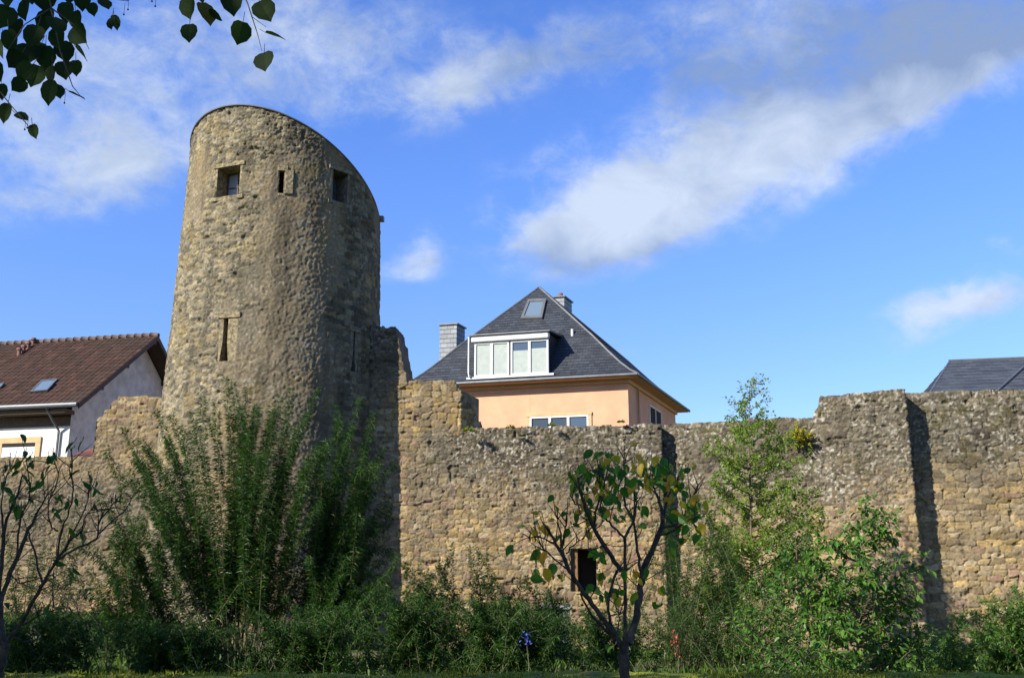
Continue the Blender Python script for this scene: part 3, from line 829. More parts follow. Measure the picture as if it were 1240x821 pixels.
roofo = build_uv('roof', data, M['slate'], house)
mb = MB()
for c in corners:
    mb.tube([ringpt(*c, f, h) + Vector((0, 0, .01)) for f, h in rings], .05, 6)
mb.build('hip_capping', M['zinc_dark'], roofo)

def roof_height(i, j):
    """height of the front slope over frame point (i, j)"""
    f = j/aj
    return EAVE + rise*float(np.interp(f, [r[0] for r in rings], [r[1] for r in rings]))
# front dormer
JD = .22
iR, zt = HF.hit(JD, 665, 403); iL, zt2 = HF.hit(JD, 573, 408); _, zb = HF.hit(JD, 620, 457)
zt = (zt+zt2)/2; zb = max(zb, roof_height(0, JD)+.05)
jb = JD + .4
while roof_height(0, jb) < zt+.25: jb += .05
dor = MB().box(HF, iR+.10, iL-.10, JD+.06, jb, zb-.25, zt-.02).build('dormer', M['slate'], house)
tag(dor, 'wide flat topped dormer with white windows')
MB().quad(HF.p(iR-.12, JD-.28, zt+.06), HF.p(iL+.12, JD-.28, zt+.06), HF.p(iL+.12, jb+.5, zt+.30), HF.p(iR-.12, jb+.5, zt+.30)).quad(HF.p(iR-.12, JD-.28, zt+.0), HF.p(iL+.12, JD-.28, zt+.0), HF.p(iL+.12, JD-.28, zt+.06), HF.p(iR-.12, JD-.28, zt+.06)).quad(HF.p(iR-.12, JD-.28, zt), HF.p(iR-.12, JD-.28, zt+.06), HF.p(iR-.12, jb+.5, zt+.30), HF.p(iR-.12, jb+.5, zt+.16)).quad(HF.p(iR-.12, JD-.28, zt), HF.p(iR-.12, jb+.5, zt+.16), HF.p(iL+.12, jb+.5, zt+.16), HF.p(iL+.12, JD-.28, zt)).build('dormer_roof', M['zinc_dark'], dor)
fh = .30
MB().box(HF, iR-.03, iL+.03, JD-.20, JD+.05, zt-fh, zt-.005).build('shutter_box', M['white'], dor, bevel=.06)
MB().box(HF, iR-.25, iL+.25, JD-.15, JD+.06, zb-.10, zb-.003).build('flashing', M['zinc'], dor)
def casement(i0, i1, z0, z1, j, parent, mullions=1, pane='glass', blind=None, fw=.085, dark_top=0):
    o = MB()
    o.box(HF, i0, i0+fw, j-.05, j+.05, z0, z1).box(HF, i1-fw, i1, j-.05, j+.05, z0, z1)
    o.box(HF, i0+fw+.002, i1-fw-.002, j-.05, j+.05, z0, z0+fw).box(HF, i0+fw+.002, i1-fw-.002, j-.05, j+.05, z1-fw, z1)
    xs = [i0+fw + (i1-i0-2*fw)*k/(mullions+1) for k in range(1, mullions+1)]
    for x in xs: o.box(HF, x-fw*.7, x+fw*.7, j-.055, j+.055, z0+fw+.002, z1-fw-.002)
    w = o.build('window', M['white'], parent)
    MB().box(HF, i0+fw*.5, i1-fw*.5, j+.005, j+.012, z0+fw*.5, z1-fw*.5).build('pane', M[pane], w)
    return w
mid = (iR+iL)/2
zt_w = zt-fh-.01
wl = casement(mid+.06, iL-.10, zb, zt_w, JD-.03, dor)       # left pair
wr = casement(iR+.02, mid-.02, zb, zt_w, JD-.03, dor)
# blinds drawn behind the panes (set in front of the dark room, just inside the glass line)
def blind(i0, i1, z0, z1, par): MB().box(HF, i0, i1, JD-.034, JD-.027, z0, z1).build('blind', M['blind'], par)
q = (iL-.10 - (mid+.06))
blind(mid+.06+.09, mid+.06+q/2-.07, zb+.09, zt_w-.09, wl); blind(mid+.06+q/2+.07, iL-.19, zb+.09, zt_w-.09, wl)
q = (mid-.02 - iR-.02)
blind(iR+.11, iR+.02+q/2-.07, zb+.09, zt_w-.42, wr); blind(iR+.02+q/2+.07, mid-.11, zb+.09, zt_w-.48, wr)
MB().tube([HF.p(iL+.12, JD-.22, zt-.05), HF.p(iL+.12, JD-.22, zb+.18), HF.p(iL+.09, JD-.22, zb+.02), HF.p(iL+.02, JD-.2, zb+.02)], .04, 6).build('downpipe', M['zinc'], dor)
# roof window
def on_slope(u, v):
    j = 1.0
    for _ in range(60):
        i, z = HF.hit(j, u, v); j += (z - roof_height(i, j))/ (rise/aj)*.6
    return i, j, z
def slope_quad(px, lift):
    return [HF.p(*[*on_slope(*p)]) + Vector((-.03, -.09, .09))*lift for p in px]
def skylight(px, parent, inner):
    o = slope_quad(px, 1.0); c = sum(o, Vector())/4
    inn = [c + (p-c)*inner for p in o]; base = [p + Vector((.03, .12, -.16)) for p in o]
    mb = MB()
    for k in range(4):
        n = (k+1) % 4
        mb.quad(o[k], o[n], inn[n], inn[k]); mb.quad(base[k], base[n], o[n], o[k])
        mb.quad(inn[k], inn[n], inn[n]+Vector((.01, .04, -.05)), inn[k]+Vector((.01, .04, -.05)))
    s = mb.build('roof_window', M['zinc_dark'], parent)
    MB().quad(*[p+Vector((.008, .03, -.035)) for p in inn]).build('pane', M['glass_sky'], s)
    return s
skylight([(631, 388), (657, 387), (662, 364), (640, 365)], house, .76)
MB().tube([HF.p(*on_slope(693, 405))+Vector((0, -.02, -.1)), HF.p(*on_slope(693, 405))+Vector((0, -.02, .25))], .07, 8).build('vent_pipe', M['white'], house)
# chimneys
def chimney(u0, u1, v_top, D, zbot, depth=.9, pots=False):
    p0 = P(u0, v_top, D); p1 = P(u1, v_top, D)
    fr = Frame((p1.x, p1.y), ha, hb); w = (p1-p0).length
    data = ([], [], [])
    V, Fc, UV = data
    z0, z1 = zbot, p0.z-.08; n = int((z1-z0)/.24)
    ring = [(0, 0), (w, 0), (w, depth), (0, depth)]
    for k in range(4):
        a, b = ring[k], ring[(k+1) % 4]; L = math.hypot(a[0]-b[0], a[1]-b[1])
        for q in range(n):
            za = z0+(z1-z0)*q/n; zb_ = z0+(z1-z0)*(q+1)/n; m = len(V); off = .016
            cx, cy = w/2, depth/2
            def ex(p, o): return (p[0] + (o if p[0] > cx else -o), p[1] + (o if p[1] > cy else -o))
            a1, b1 = ex(a, off), ex(b, off)
            V += [tuple(fr.p(*a1, za)), tuple(fr.p(*b1, za)), tuple(fr.p(*b, zb_)), tuple(fr.p(*a, zb_))]
            Fc.append((m, m+1, m+2, m+3)); UV += [(0, za), (L, za), (L, zb_), (0, zb_)]
    c = build_uv('chimney', data, M['slate_pale'], house)
    MB().box(fr, -.08, w+.08, -.08, depth+.08, z1, z1+.07).build('chimney_cap', M['zinc_dark'], c)
    if pots: MB().tube([fr.p(w*.75, depth*.4, z1+.07), fr.p(w*.75, depth*.4, z1+.35)], [.16, .13], 10).build('chimney_pot', M['clay'], c)
chimney(532, 553, 391, cor.y+HB*.62, EAVE-.2, 1.0)
chimney(672, 683, 358, cor.y+HB*.60, EAVE+2, 1.2, True)
# front window below the eaves and two on the side wall
i1, zt_ = HF.hit(OV, 642, 505); i0, _ = HF.hit(OV, 713, 505)
sur = MB().box(HF, i0-.14, i0, OV-.05, OV+.1, zt_-1.6, zt_+.0).box(HF, i1, i1+.14, OV-.05, OV+.1, zt_-1.6, zt_).box(HF, i0-.16, i1+.16, OV-.07, OV+.1, zt_+.002, zt_+.12)
wf = casement(i0, i1, zt_-1.5, zt_, OV-.01, house, 2, 'glass', fw=.085); wf.data.materials[0] = M['white']
sur.build('window_surround', M['cream'], wf)
def side_window(u0, u1, v0, v1):
    # on the right-hand wall i = OV; solve for j by stepping along the wall
    def hit_side(u, v):
        fr2 = Frame(HF.o, hb, ha); return fr2.hit(OV, u, v)
    j0, z1 = hit_side(u0, v0); j1, z2 = hit_side(u1, v0)
    fr2 = Frame(HF.o, hb, ha); zt2 = (z1+z2)/2
    w = MB()
    for (a, b, c, d) in ((j0, j0+.09, zt2-1.3, zt2), (j1-.09, j1, zt2-1.3, zt2), (j0+.092, j1-.092, zt2-.09, zt2), ((j0+j1)/2-.05, (j0+j1)/2+.05, zt2-1.3, zt2-.092)): w.box(fr2, a, b, OV-.04, OV+.05, c, d)
    o = w.build('window', M['grey_wall'], house); MB().box(fr2, j0+.05, j1-.05, OV-.01, OV+.02, zt2-1.3, zt2-.05).build('pane', M['dark'], o)
side_window(786, 800, 494, 516)
MB().tube([HF.p(OV-.09, OV+1.5, EAVE-.35), HF.p(OV-.09, OV+1.5, 0)], .05, 8).build('downpipe', M['tan_soffit'], house)
MB().box(HF, 5.2, 5.222, OV-.006, OV+.05, 0, EAVE-.32).build('wall_joint', M['cream'], house)

# ------------------------------------------------------------------ left house with pantile roof
E1 = P(96, 489, 41.0); R1 = P(192, 407.5, 46.2)
lb = Vector((R1.x-E1.x, R1.y-E1.y)); half = lb.length; lb.normalize()
la = Vector((-lb.y, lb.x)); la = la if la.x < 0 else -la
LF = Frame((E1.x, E1.y), la, lb); LZ = E1.z; RZ = R1.z; LEN = 15.0
lhouse = empty('white_house', (E1.x, E1.y, 0), 'white house with a long brown pantile roof and grey gable end, left of the tower', 'house')
def pantiles(name, j0, z0, j1, z1):
    sl = math.hypot(j1-j0, z1-z0); ni = int(LEN/.042); rowlen = .36; nrow = int(sl/rowlen)
    I = np.linspace(0, LEN, ni); per = .24; rows = []
    for k in range(nrow):
        for (fr_, lift) in ((0, .045), (.98, .0)):
            rows.append(((k+fr_)/nrow, lift))
    A = []
    nr_ = Vector((0, -(z1-z0), (j1-j0))) ; nr_.normalize()
    for (f, lift) in rows:
        h = .058*np.abs(np.sin(np.pi*I/per))**.8 + lift*.8 + .012*(vnoise(I/per, np.full_like(I, f*nrow), 77)-.5)
        j = j0 + (j1-j0)*f + h*nr_.y*(1 if j1 > j0 else 1); z = z0 + (z1-z0)*f + h*abs(nr_.z)
        A.append(np.stack([LF.o.x + LF.a.x*I + LF.b.x*j, LF.o.y + LF.a.y*I + LF.b.y*j, z], -1))
    A = np.array(A); nrr = len(A); i = np.arange(nrr-1)[:, None]*ni + np.arange(ni-1)[None]
    Fq = np.stack([i, i+ni, i+ni+1, i+1], -1).reshape(-1, 4)
    Ig, Kg = np.meshgrid(np.floor(I/per), np.array([int(r[0]*nrow+1e-6) for r in rows]), indexing='xy')
    r = h32(Ig, Kg, 91); r2 = h32(Ig, Kg, 92)
    c = pick(r, ((.058, .034, .026), (.066, .037, .027), (.050, .032, .025), (.078, .042, .030)), (.4, .7, .9, 1))*(.8+.4*r2)[..., None]
    big = fbm(I[None, :]*.5 + 0*r, Kg*.25, 95, 4)
    c = mixa(c, (.045, .035, .028), sstep(.5, .65, big)*.6)
    return link(name, np_mesh(name, A.reshape(-1, 3), Fq, c.reshape(-1, 3), smooth=False), M['stone'], lhouse)
rf = pantiles('roof', 0, LZ, half, RZ); tag(rf, 'brown pantile slope facing the town wall')
pantiles('roof', 2*half, LZ, half, RZ)
mb = MB()
for k in range(int(LEN/.4)):
    mb.tube([LF.p(k*.4, half, RZ+.05), LF.p(k*.4+.42, half, RZ+.075)], [.11, .13], 8)
mb.build('ridge_tiles', plain('brown_ridge_tile', (.075, .045, .033), .85, .3, 4), rf, smooth=True)
GI = .85   # gable wall set in under the verge
mb = MB()
mb.box(LF, GI+.01, LEN, .75, 2*half-.75, 0, LZ-.35); mb.build('wall', M['white_wall'], lhouse)
mb = MB()
g0, g1 = .75, 2*half-.75
zr = lambda j: LZ + (RZ-LZ)*(j/half if j < half else 2-j/half) - .16
mb.quad(LF.p(GI, g0, 0), LF.p(GI, g1, 0), LF.p(GI, g1, zr(g1)), LF.p(GI, half, zr(half)), LF.p(GI, g0, zr(g0)))
mb.quad(LF.p(GI+.3, g1, 0), LF.p(GI+.3, g0, 0), LF.p(GI+.3, g0, zr(g0)), LF.p(GI+.3, half, zr(half)), LF.p(GI+.3, g1, zr(g1)))
gw = mb.build('gable_wall', M['grey_wall'], lhouse); tag(gw, 'grey weathered gable wall in shade')
# verge boards, purlin ends and boarding under the overhang
mb = MB()
for sgn in (0, 1):
    ja, jb_ = (0, half) if sgn == 0 else (2*half, half)
    mb.quad(LF.p(.0, ja, LZ-.20), LF.p(.0, jb_, RZ-.20), LF.p(.0, jb_, RZ+.04), LF.p(.0, ja, LZ+.04))
    mb.quad(LF.p(.04, ja, LZ-.20), LF.p(.04, jb_, RZ-.20), LF.p(.04, jb_, RZ+.03), LF.p(.04, ja, LZ+.03))
    mb.quad(LF.p(.0, ja, LZ-.20), LF.p(.0, jb_, RZ-.20), LF.p(.04, jb_, RZ-.20), LF.p(.04, ja, LZ-.20))
    mb.quad(LF.p(.045, ja, LZ-.08), LF.p(.045, jb_, RZ-.08), LF.p(GI, jb_, RZ-.08), LF.p(GI, ja, LZ-.08))
    for f in (.30, .62):
        j = ja + (jb_-ja)*f; z = LZ + (RZ-LZ)*f; mb.box(LF, .1, GI, j-.09, j+.09, z-.34, z-.12)
mb.box(LF, .1, GI, half-.09, half+.09, RZ-.38, RZ-.14)
mb.build('verge_board', M['brown_wood'], lhouse)
MB().box(LF, GI-.15, LEN, .10, .74, LZ-.30, LZ-.14).box(LF, GI, LEN, .70, .748, LZ-.75, LZ-.361).build('eaves_board', M['brown_wood'], lhouse)
MB().tube([LF.p(.05, -.06, LZ-.03), LF.p(LEN, -.06, LZ-.03)], .10, 10).build('gutter', M['gutter'], lhouse)
MB().tube([LF.p(1.5, -.02, LZ-.08), LF.p(1.42, .3, LZ-.5), LF.p(1.3, .66, LZ-.95), LF.p(1.3, .68, 0)], .05, 8).build('downpipe', M['gutter'], lhouse)
# window with yellow surround
i0, zt_ = LF.hit(.75, 44, 536); i1, _ = LF.hit(.75, 4, 536)
t = .24
mb = MB().box(LF, i0-t, i0, .69, .80, zt_-1.7, zt_).box(LF, i1, i1+t, .69, .80, zt_-1.7, zt_).box(LF, i0-t, i1+t, .685, .80, zt_+.002, zt_+t)
mb.box(LF, i0-t-.05, i1+t+.05, .66, .80, zt_-1.83, zt_-1.702)
lwn = mb.build('window', M['cream'], lhouse); tag(lwn, 'window in a yellow stone surround with its shutters half down')
MB().box(LF, i0, i1, .735, .747, zt_-1.7, zt_-.72).build('pane', M['glass'], lwn)
MB().box(LF, i0, i1, .705, .747, zt_-.72, zt_-.16).build('roller_shutter', M['white'], lwn)
MB().box(LF, i0, i1, .700, .747, zt_-.155, zt_-.002).build('shutter_box', M['dark'], lwn)
MB().box(LF, i0+.0, i0+.07, .71, .75, zt_-1.7, zt_-.722).box(LF, i1-.07, i1, .71, .75, zt_-1.7, zt_-.722).box(LF, i0+.06, i1-.06, .712, .748, zt_-1.70, zt_-1.63).build('frame', M['white'], lwn)
# skylight and the row of clay vents on the roof
def lroof(u, v):
    j = 2.0
    for _ in range(50):
        i, z = LF.hit(j, u, v); j += (z - (LZ+(RZ-LZ)*j/half))/((RZ-LZ)/half)*.6
    return i, j, z
def lsky(px):
    o = [LF.p(*lroof(*p)) + Vector((0, -.10, .12)) for p in px]; c = sum(o, Vector())/4
    inn = [c+(p-c)*.80 for p in o]; base = [p+Vector((0, .14, -.16)) for p in o]; mb = MB()
    for k in range(4):
        n = (k+1) % 4; mb.quad(o[k], o[n], inn[n], inn[k]); mb.quad(base[k], base[n], o[n], o[k])
    s = mb.build('roof_window', M['gutter'], lhouse)
    MB().quad(*[p+Vector((0, .01, -.012)) for p in inn]).build('pane', M['glass_sky'], s)
lsky([(37, 478), (58, 476), (71, 462), (51, 464)])
lsky([(-14, 474), (2, 472), (6, 467), (-8, 468)])
for (u, v) in ((22, 432), (27.5, 428.5), (33, 424.5), (39, 419.5)):
    p = LF.p(*lroof(u, v))
    MB().tube([p+Vector((0, .05, -.12)), p+Vector((0, .05, .30)), p+Vector((0, .05, .32)), p+Vector((0, .05, .42))], [.09, .085, .13, .12], 8).build('roof_vent', M['clay'], lhouse)

# lean-to with red tiles between house and wall
q0 = P(80, 552, 37.5); q1 = P(112, 556, 37.5); 
shed = empty('lean_to_shed', (q0.x, 37.5, 0), 'small lean-to with red tiles just showing over the low wall', 'shed')
sf = Frame((q0.x, 37.2), (1, 0), (0, 1)); zt_ = P(95, 541, 37.5).z
mb = MB(); mb.box(sf, 0, 1.4, .15, 2.4, 0, zt_-.62); mb.build('wall', M['grey_wall'], shed)
mb = MB()
for k in range(7):
    mb.tube([sf.p(.1+k*.2, 0, zt_-.55), sf.p(.1+k*.2, 2.5, zt_+.15)], .11, 8)
mb.build('roof', plain('red_tiles', (.20, .07, .04), .8, .25, 5), shed, smooth=True)

# ------------------------------------------------------------------ far right house
r0 = P(1150, 437.5, 46.0); r1 = P(1300, 433.5, 45.0); e0 = P(1118, 479, 41.5)
rh = empty('slate_roofed_house', (r0.x, r0.y, 0), 'house behind the rampart at the far right, only its grey slate roof showing', 'house')
ez = e0.z - .9; rx = Vector((r1.x-r0.x, r1.y-r0.y)).normalized()
ry = Vector((-rx.y, rx.x)); RF = Frame((r0.x, r0.y), rx, ry)
data = ([], [], [])
ex_ = Vector((e0.x, e0.y)) - RF.o; ei = ex_.dot(rx)*1.22; ej = ex_.dot(ry)*1.22
slate_slope(data, RF.p(ei, ej, ez), RF.p(12, ej, ez), RF.p(0, 0, r0.z), RF.p(12, 0, r0.z), 16, .02)
slate_slope(data, RF.p(ei, -ej, ez), RF.p(ei, ej, ez), RF.p(0, 0, r0.z), RF.p(0, 0.01, r0.z), 16, .02)
slate_slope(data, RF.p(12, -ej, ez), RF.p(ei, -ej, ez), RF.p(12, 0, r0.z), RF.p(0, 0, r0.z), 16, .02)
rr_ = build_uv('roof', data, M['slate_far'], rh)
MB().tube([RF.p(-.05, 0, r0.z+.02), RF.p(12, 0, r0.z+.02)], .06, 6).tube([RF.p(0, 0, r0.z), RF.p(ei, ej, ez)], .05, 6).build('ridge_capping', M['zinc_dark'], rr_)
def on_r(u, v):
    s = -1.
    for _ in range(50):
        i, z = RF.hit(s, u, v); s += ((r0.z + (ez-r0.z)*(s/ej)) - z)/((r0.z-ez)/abs(ej))*-.6
    return RF.p(i, s, z)
MB().tube([on_r(1239, 446)+Vector((0, -.03, .05)), on_r(1208, 474)+Vector((0, -.03, .05))], .05, 6).build('valley_flashing', M['zinc_dark'], rr_)
MB().box(RF, ei+.5, 12, ej+.5, -ej-.5, 0, ez+.1).build('wall', M['cream'], rh)

# ------------------------------------------------------------------ leaves and plants
LANCE = (np.array([(0, 0, 0), (.38, .5, .10), (.38, -.5, .10), (.42, 0, 0), (1, 0, -.10)]), np.array([(0, 2, 3), (3, 2, 4), (0, 3, 1), (3, 4, 1)]))
RHOMB = (np.array([(0, 0, 0), (.45, .5, .08), (1, 0, -.05), (.45, -.5, .08)]), np.array([(0, 3, 2), (0, 2, 1)]))
OVATE = (np.array([(0, 0, 0), (.33, 0, -.03), (.68, 0, -.05), (1, 0, -.16), (.10, .27, .05), (.33, .49, .09), (.64, .40, .05), (.87, .17, -.05), (.10, -.27, .05), (.33, -.49, .09), (.64, -.40, .05), (.87, -.17, -.05)]),
         np.array([(0, 1, 4), (4, 1, 5), (1, 2, 5), (5, 2, 6), (2, 3, 7), (2, 7, 6), (0, 8, 1), (8, 9, 1), (1, 9, 2), (9, 10, 2), (2, 11, 3), (2, 10, 11)]))
HEART = (np.array([(0, 0, 0), (.33, 0, -.03), (.66, 0, -.04), (1.0, 0, -.10), (-.02, .22, .02), (.16, .47, .06), (.45, .54, .07), (.72, .40, .02), (.89, .13, -.05), (.0, -.25, .02), (.13, -.46, .06), (.42, -.55, .07), (.70, -.42, .02), (.88, -.15, -.05)]),
         np.array([(0, 5, 4), (0, 1, 5), (1, 6, 5), (1, 2, 6), (2, 7, 6), (2, 8, 7), (2, 3, 8), (0, 9, 10), (0, 10, 1), (1, 10, 11), (1, 11, 2), (2, 11, 12), (2, 12, 13), (2, 13, 3)]))

def nrmz(a): return a/np.maximum(np.linalg.norm(a, axis=-1, keepdims=True), 1e-9)

class Leaves:
    def __init__(s, tpl): s.t = tpl; s.p = []; s.d = []; s.L = []; s.W = []; s.u = []
    def add(s, p, d, L, W, up=None):
        p = np.atleast_2d(np.asarray(p, float)); n = len(p)
        s.p.append(p); s.d.append(nrmz(np.broadcast_to(np.asarray(d, float), (n, 3))))
        s.L.append(np.broadcast_to(L, (n,))); s.W.append(np.broadcast_to(W, (n,)))
        if up is None: up = np.array([0, 0, 1.]) + RNG.normal(0, .55, (n, 3))
        s.u.append(np.broadcast_to(up, (n, 3)))
    def build(s, name, mat, parent):
        tv, tf = s.t
        p = np.concatenate(s.p); d = np.concatenate(s.d); L = np.concatenate(s.L); W = np.concatenate(s.W); u = np.concatenate(s.u)
        x = nrmz(np.cross(u, d) + 1e-6); z = np.cross(d, x)
        V = p[:, None] + d[:, None]*(tv[:, 0][None, :, None]*L[:, None, None]) + x[:, None]*(tv[:, 1][None, :, None]*W[:, None, None]) + z[:, None]*(tv[:, 2][None, :, None]*L[:, None, None])
        k = len(tv); Fc = tf[None] + (np.arange(len(p))*k)[:, None, None]
        return link(name, np_mesh(name, V.reshape(-1, 3), Fc.reshape(-1, tf.shape[1]), smooth=False), mat, parent)

def curve(p0, p1, p2, n):
    t = np.linspace(0, 1, n)[:, None]
    return (1-t)**2*np.asarray(p0, float) + 2*t*(1-t)*np.asarray(p1, float) + t*t*np.asarray(p2, float)

def along(pts, f):
    """points and directions at fractions f of a polyline"""
    pts = np.asarray(pts); n = len(pts)-1; x = np.clip(f*n, 0, n-1e-6); k = x.astype(int); r = (x-k)[:, None]
    return pts[k]*(1-r) + pts[k+1]*r, nrmz(pts[k+1]-pts[k])

def wand_plant(name, label, cat, base, tips, mat, stem_mat, leaf, dens, start=.25, spread=.25, r0=.014, tpl=LANCE, droop=.5, group=None, base_sp=.5, side=0, side_len=.6, straight=.28):
    """a shrub of long wands clothed in leaves: tips is a list of end points"""
    root = empty(name, base, label, cat, group); base = np.array(base)
    lv = Leaves(tpl); mb = MB()
    def clothe(pts, f0, L):
        ln = np.linalg.norm(np.diff(pts, axis=0), axis=1).sum(); n = int(ln*(1-f0)*dens)
        if n < 2: return
        f = f0 + (1-f0)*RNG.random(n)**.85; p, d = along(pts, f)
        rnd = nrmz(RNG.normal(0, 1, (n, 3))); rad = nrmz(rnd - d*(rnd*d).sum(1, keepdims=True))
        dirn = nrmz(d*RNG.uniform(.1, .9, (n, 1)) + rad*.85 + np.array([0, 0, -droop])*RNG.uniform(.3, 1.3, (n, 1)))
        size = L*RNG.uniform(.6, 1.15, n)*(1 - .35*f)
        lv.add(p + rad*.01, dirn, size, size*leaf[1]/leaf[0])
    for tip in tips:
        tip = np.array(tip, float); b = base + np.array([RNG.normal(0, base_sp), RNG.normal(0, base_sp*.6), 0])
        hv = tip[:2]-b[:2]; m = np.array([b[0]+hv[0]*straight*.9, b[1]+hv[1]*straight*.9, b[2]+(tip[2]-b[2])*(.62 if straight < .4 else .58)]) + RNG.normal(0, .12, 3)
        pts = curve(b, m, tip, 14)
        pts[1:-1] += RNG.normal(0, .012, (12, 3))
        mb.tube(pts[::2].tolist() + [pts[-1].tolist()], np.linspace(r0, r0*.2, 8).tolist(), 4, False)
        clothe(pts, start, leaf[0])
        for _ in range(side):
            f = np.array([RNG.uniform(start, .85)]); p, d = along(pts, f); p = p[0]
            dv = nrmz(d[0]*.8 + RNG.normal(0, .5, 3)); ln = side_len*RNG.uniform(.5, 1.2)
            q = p + dv*ln; sp = curve(p, p+dv*ln*.5+np.array([0, 0, .08*ln]), q - np.array([0, 0, .12*ln]), 7)
            mb.tube(sp[::3].tolist(), [r0*.4, r0*.3, r0*.15], 3, False); clothe(sp, .1, leaf[0]*.9)
    st = mb.build('stems', stem_mat, root); lv.build('foliage', mat, root)
    return root

def gz(u, v, D, du=0, dv=0): p = P(u+du, v+dv, D); return (p.x, p.y, p.z)

def rand_tips(n, D, spec, dj=1.2):
    """tips spread under a silhouette polyline spec [(u, v_top)] reaching down to a lower v"""
    us = [s[0] for s in spec]; out = []
    for k in range(n):
        u = random.uniform(us[0], us[-1]); vt = float(np.interp(u, us, [s[1] for s in spec])); vb = float(np.interp(u, us, [s[2] for s in spec]))
        v = vt + (vb-vt)*random.random()**1.5
        out.append(gz(u, v, D + random.uniform(-dj, dj)))
    return out

G_W = 'willow shrubs below the tower'; G_S = 'wild shrubs at the foot of the rampart'
def gbase(u, D): p = P(u, 780, D); return (p.x, D, 0.0)

# big willow shrub in front of the tower
W_LEAF = (.215, .0175)
tips = [gz(*t) for t in ((272, 455, 22), (282, 462, 22.5), (245, 480, 21.5), (232, 498, 22), (300, 470, 22.3), (208, 503, 22.5), (190, 498, 23), (150, 518, 22), (340, 480, 21.5), (355, 470, 22.5), (385, 468, 22), (330, 500, 22), (312, 495, 21.3), (375, 500, 21.5), (168, 530, 21.5), (262, 485, 21), (290, 498, 21.2), (222, 515, 21.6), (255, 505, 22.4), (278, 500, 22), (365, 515, 22.1), (345, 520, 21.8), (180, 545, 22.3))]
tips += rand_tips(16, 21.5, [(290, 540, 640), (350, 530, 640), (410, 540, 650)], 1.2)
tips += rand_tips(36, 22, [(150, 560, 640), (210, 510, 640), (270, 480, 630), (340, 490, 630), (400, 500, 640)], 1.5)
wand_plant('willow_shrub', 'tall willow shrub with upright leafy wands right in front of the round tower', 'shrub', gbase(285, 22), tips, M['f_willow'], M['stem_green'], W_LEAF, 165, .22, base_sp=.42, group=G_W, droop=.55, side=0, straight=.52)
tips = [gz(*t) for t in ((410, 490, 22), (436, 480, 22.5), (452, 500, 22), (425, 515, 21.5), (465, 540, 22), (478, 560, 22.4), (470, 600, 22), (445, 530, 21.7), (418, 540, 22.2))]
tips += rand_tips(46, 22.3, [(370, 540, 700), (430, 520, 720), (470, 570, 730), (485, 640, 760)], 1.3)
wand_plant('willow_shrub', 'dark willow shrub leaning right, over the foot of the tower and its shaded pier', 'shrub', gbase(368, 22.3), tips, M['f_willow'], M['stem_green'], (.215, .019), 160, .22, base_sp=.5, group=G_W, droop=.75, side=1, side_len=.6, straight=.52)
tips = [gz(*t) for t in ((128, 545, 22), (150, 575, 21.5), (118, 600, 21.5), (175, 560, 22.2), (140, 640, 21), (95, 660, 21), (80, 690, 21.5), (60, 700, 21), (135, 625, 21.6), (150, 650, 21.2), (108, 690, 21))]
tips += rand_tips(24, 21.5, [(60, 690, 770), (130, 640, 740), (200, 600, 740)], 1.3)
wand_plant('willow_shrub', 'lower willow shrub with arching drooping wands, left of the tall one', 'shrub', gbase(195, 21.6), tips, M['f_willow'], M['stem_green'], (.215, .017), 165, .25, base_sp=.5, group=G_W, droop=.8, side=0)
tips = [gz(*t) for t in ((20, 610, 20), (45, 590, 20.3), (75, 620, 20), (95, 585, 20.4), (10, 650, 19.7), (60, 655, 20), (110, 640, 20.2), (35, 680, 20), (85, 690, 19.8), (0, 590, 20.2))]
tips += rand_tips(14, 20, [(-30, 640, 760), (60, 650, 760), (120, 660, 770)], 1.0)
wand_plant('willow_shrub', 'thin twiggy willow shrub behind the bare tree at the left edge', 'shrub', gbase(50, 20), tips, M['f_willow'], M['stem_brown'], (.17, .015), 42, .2, base_sp=.7, group=G_W, droop=.5, side=3, side_len=.6)
# fine willow thicket behind the small autumn tree
tips = rand_tips(46, 24, [(770, 600, 760), (820, 560, 740), (850, 600, 740), (890, 640, 760), (925, 700, 780)], 1.2)
wand_plant('willow_shrub', 'fine leaved willow thicket in the corner shadow behind the small autumn tree', 'shrub', gbase(840, 24), tips, M['f_willow'], M['stem_green'], (.15, .018), 120, .12, base_sp=.8, group=G_W, droop=.4, side=2, side_len=.5)

# weeds and low shrubs along the foot of the wall
def weeds(label, u0, u1, top, D, n, mat='f_weed', leaf=(.15, .036), dens=85, name='leafy_shrub', tpl=LANCE, low=770):
    us = np.linspace(u0, u1, len(top)); spec = [(u, t, low) for u, t in zip(us, top)]
    return wand_plant(name, label, 'shrub', gbase((u0+u1)/2, D), rand_tips(n, D, spec, .9), M[mat], M['stem_green'], leaf, dens, .15, base_sp=(u1-u0)/F*D*.26, group=G_S, droop=.35, side=2, side_len=.45, tpl=tpl, r0=.009)
weeds('thin tall weed clump against the sunlit wall, just right of the shaded pier', 484, 570, (680, 672, 690, 650, 690), 26, 40)
weeds('leafy weed clump with a few tall spikes, between the shaded pier and the wall opening', 560, 640, (655, 660, 715, 690, 700), 26, 40)
weeds('dark weed clump with blue flowers in front of it, left of the wall opening', 625, 700, (690, 700, 720, 730), 25, 34)
weeds('bushy dark green clump low in front of the tower pier, below the leaning willow', 430, 560, (720, 705, 715, 720, 730), 20, 60)
weeds('bushy dark green clump in the middle of the low thicket, behind the mossy wall', 540, 690, (725, 718, 722, 735, 745), 19.5, 62)
weeds('low dark clump half behind the trunk of the small autumn tree', 680, 800, (745, 735, 740, 752), 21, 34)
weeds('dark low clump under the bare branched tree at the left edge', -20, 130, (765, 745, 735, 740, 750), 18, 50)
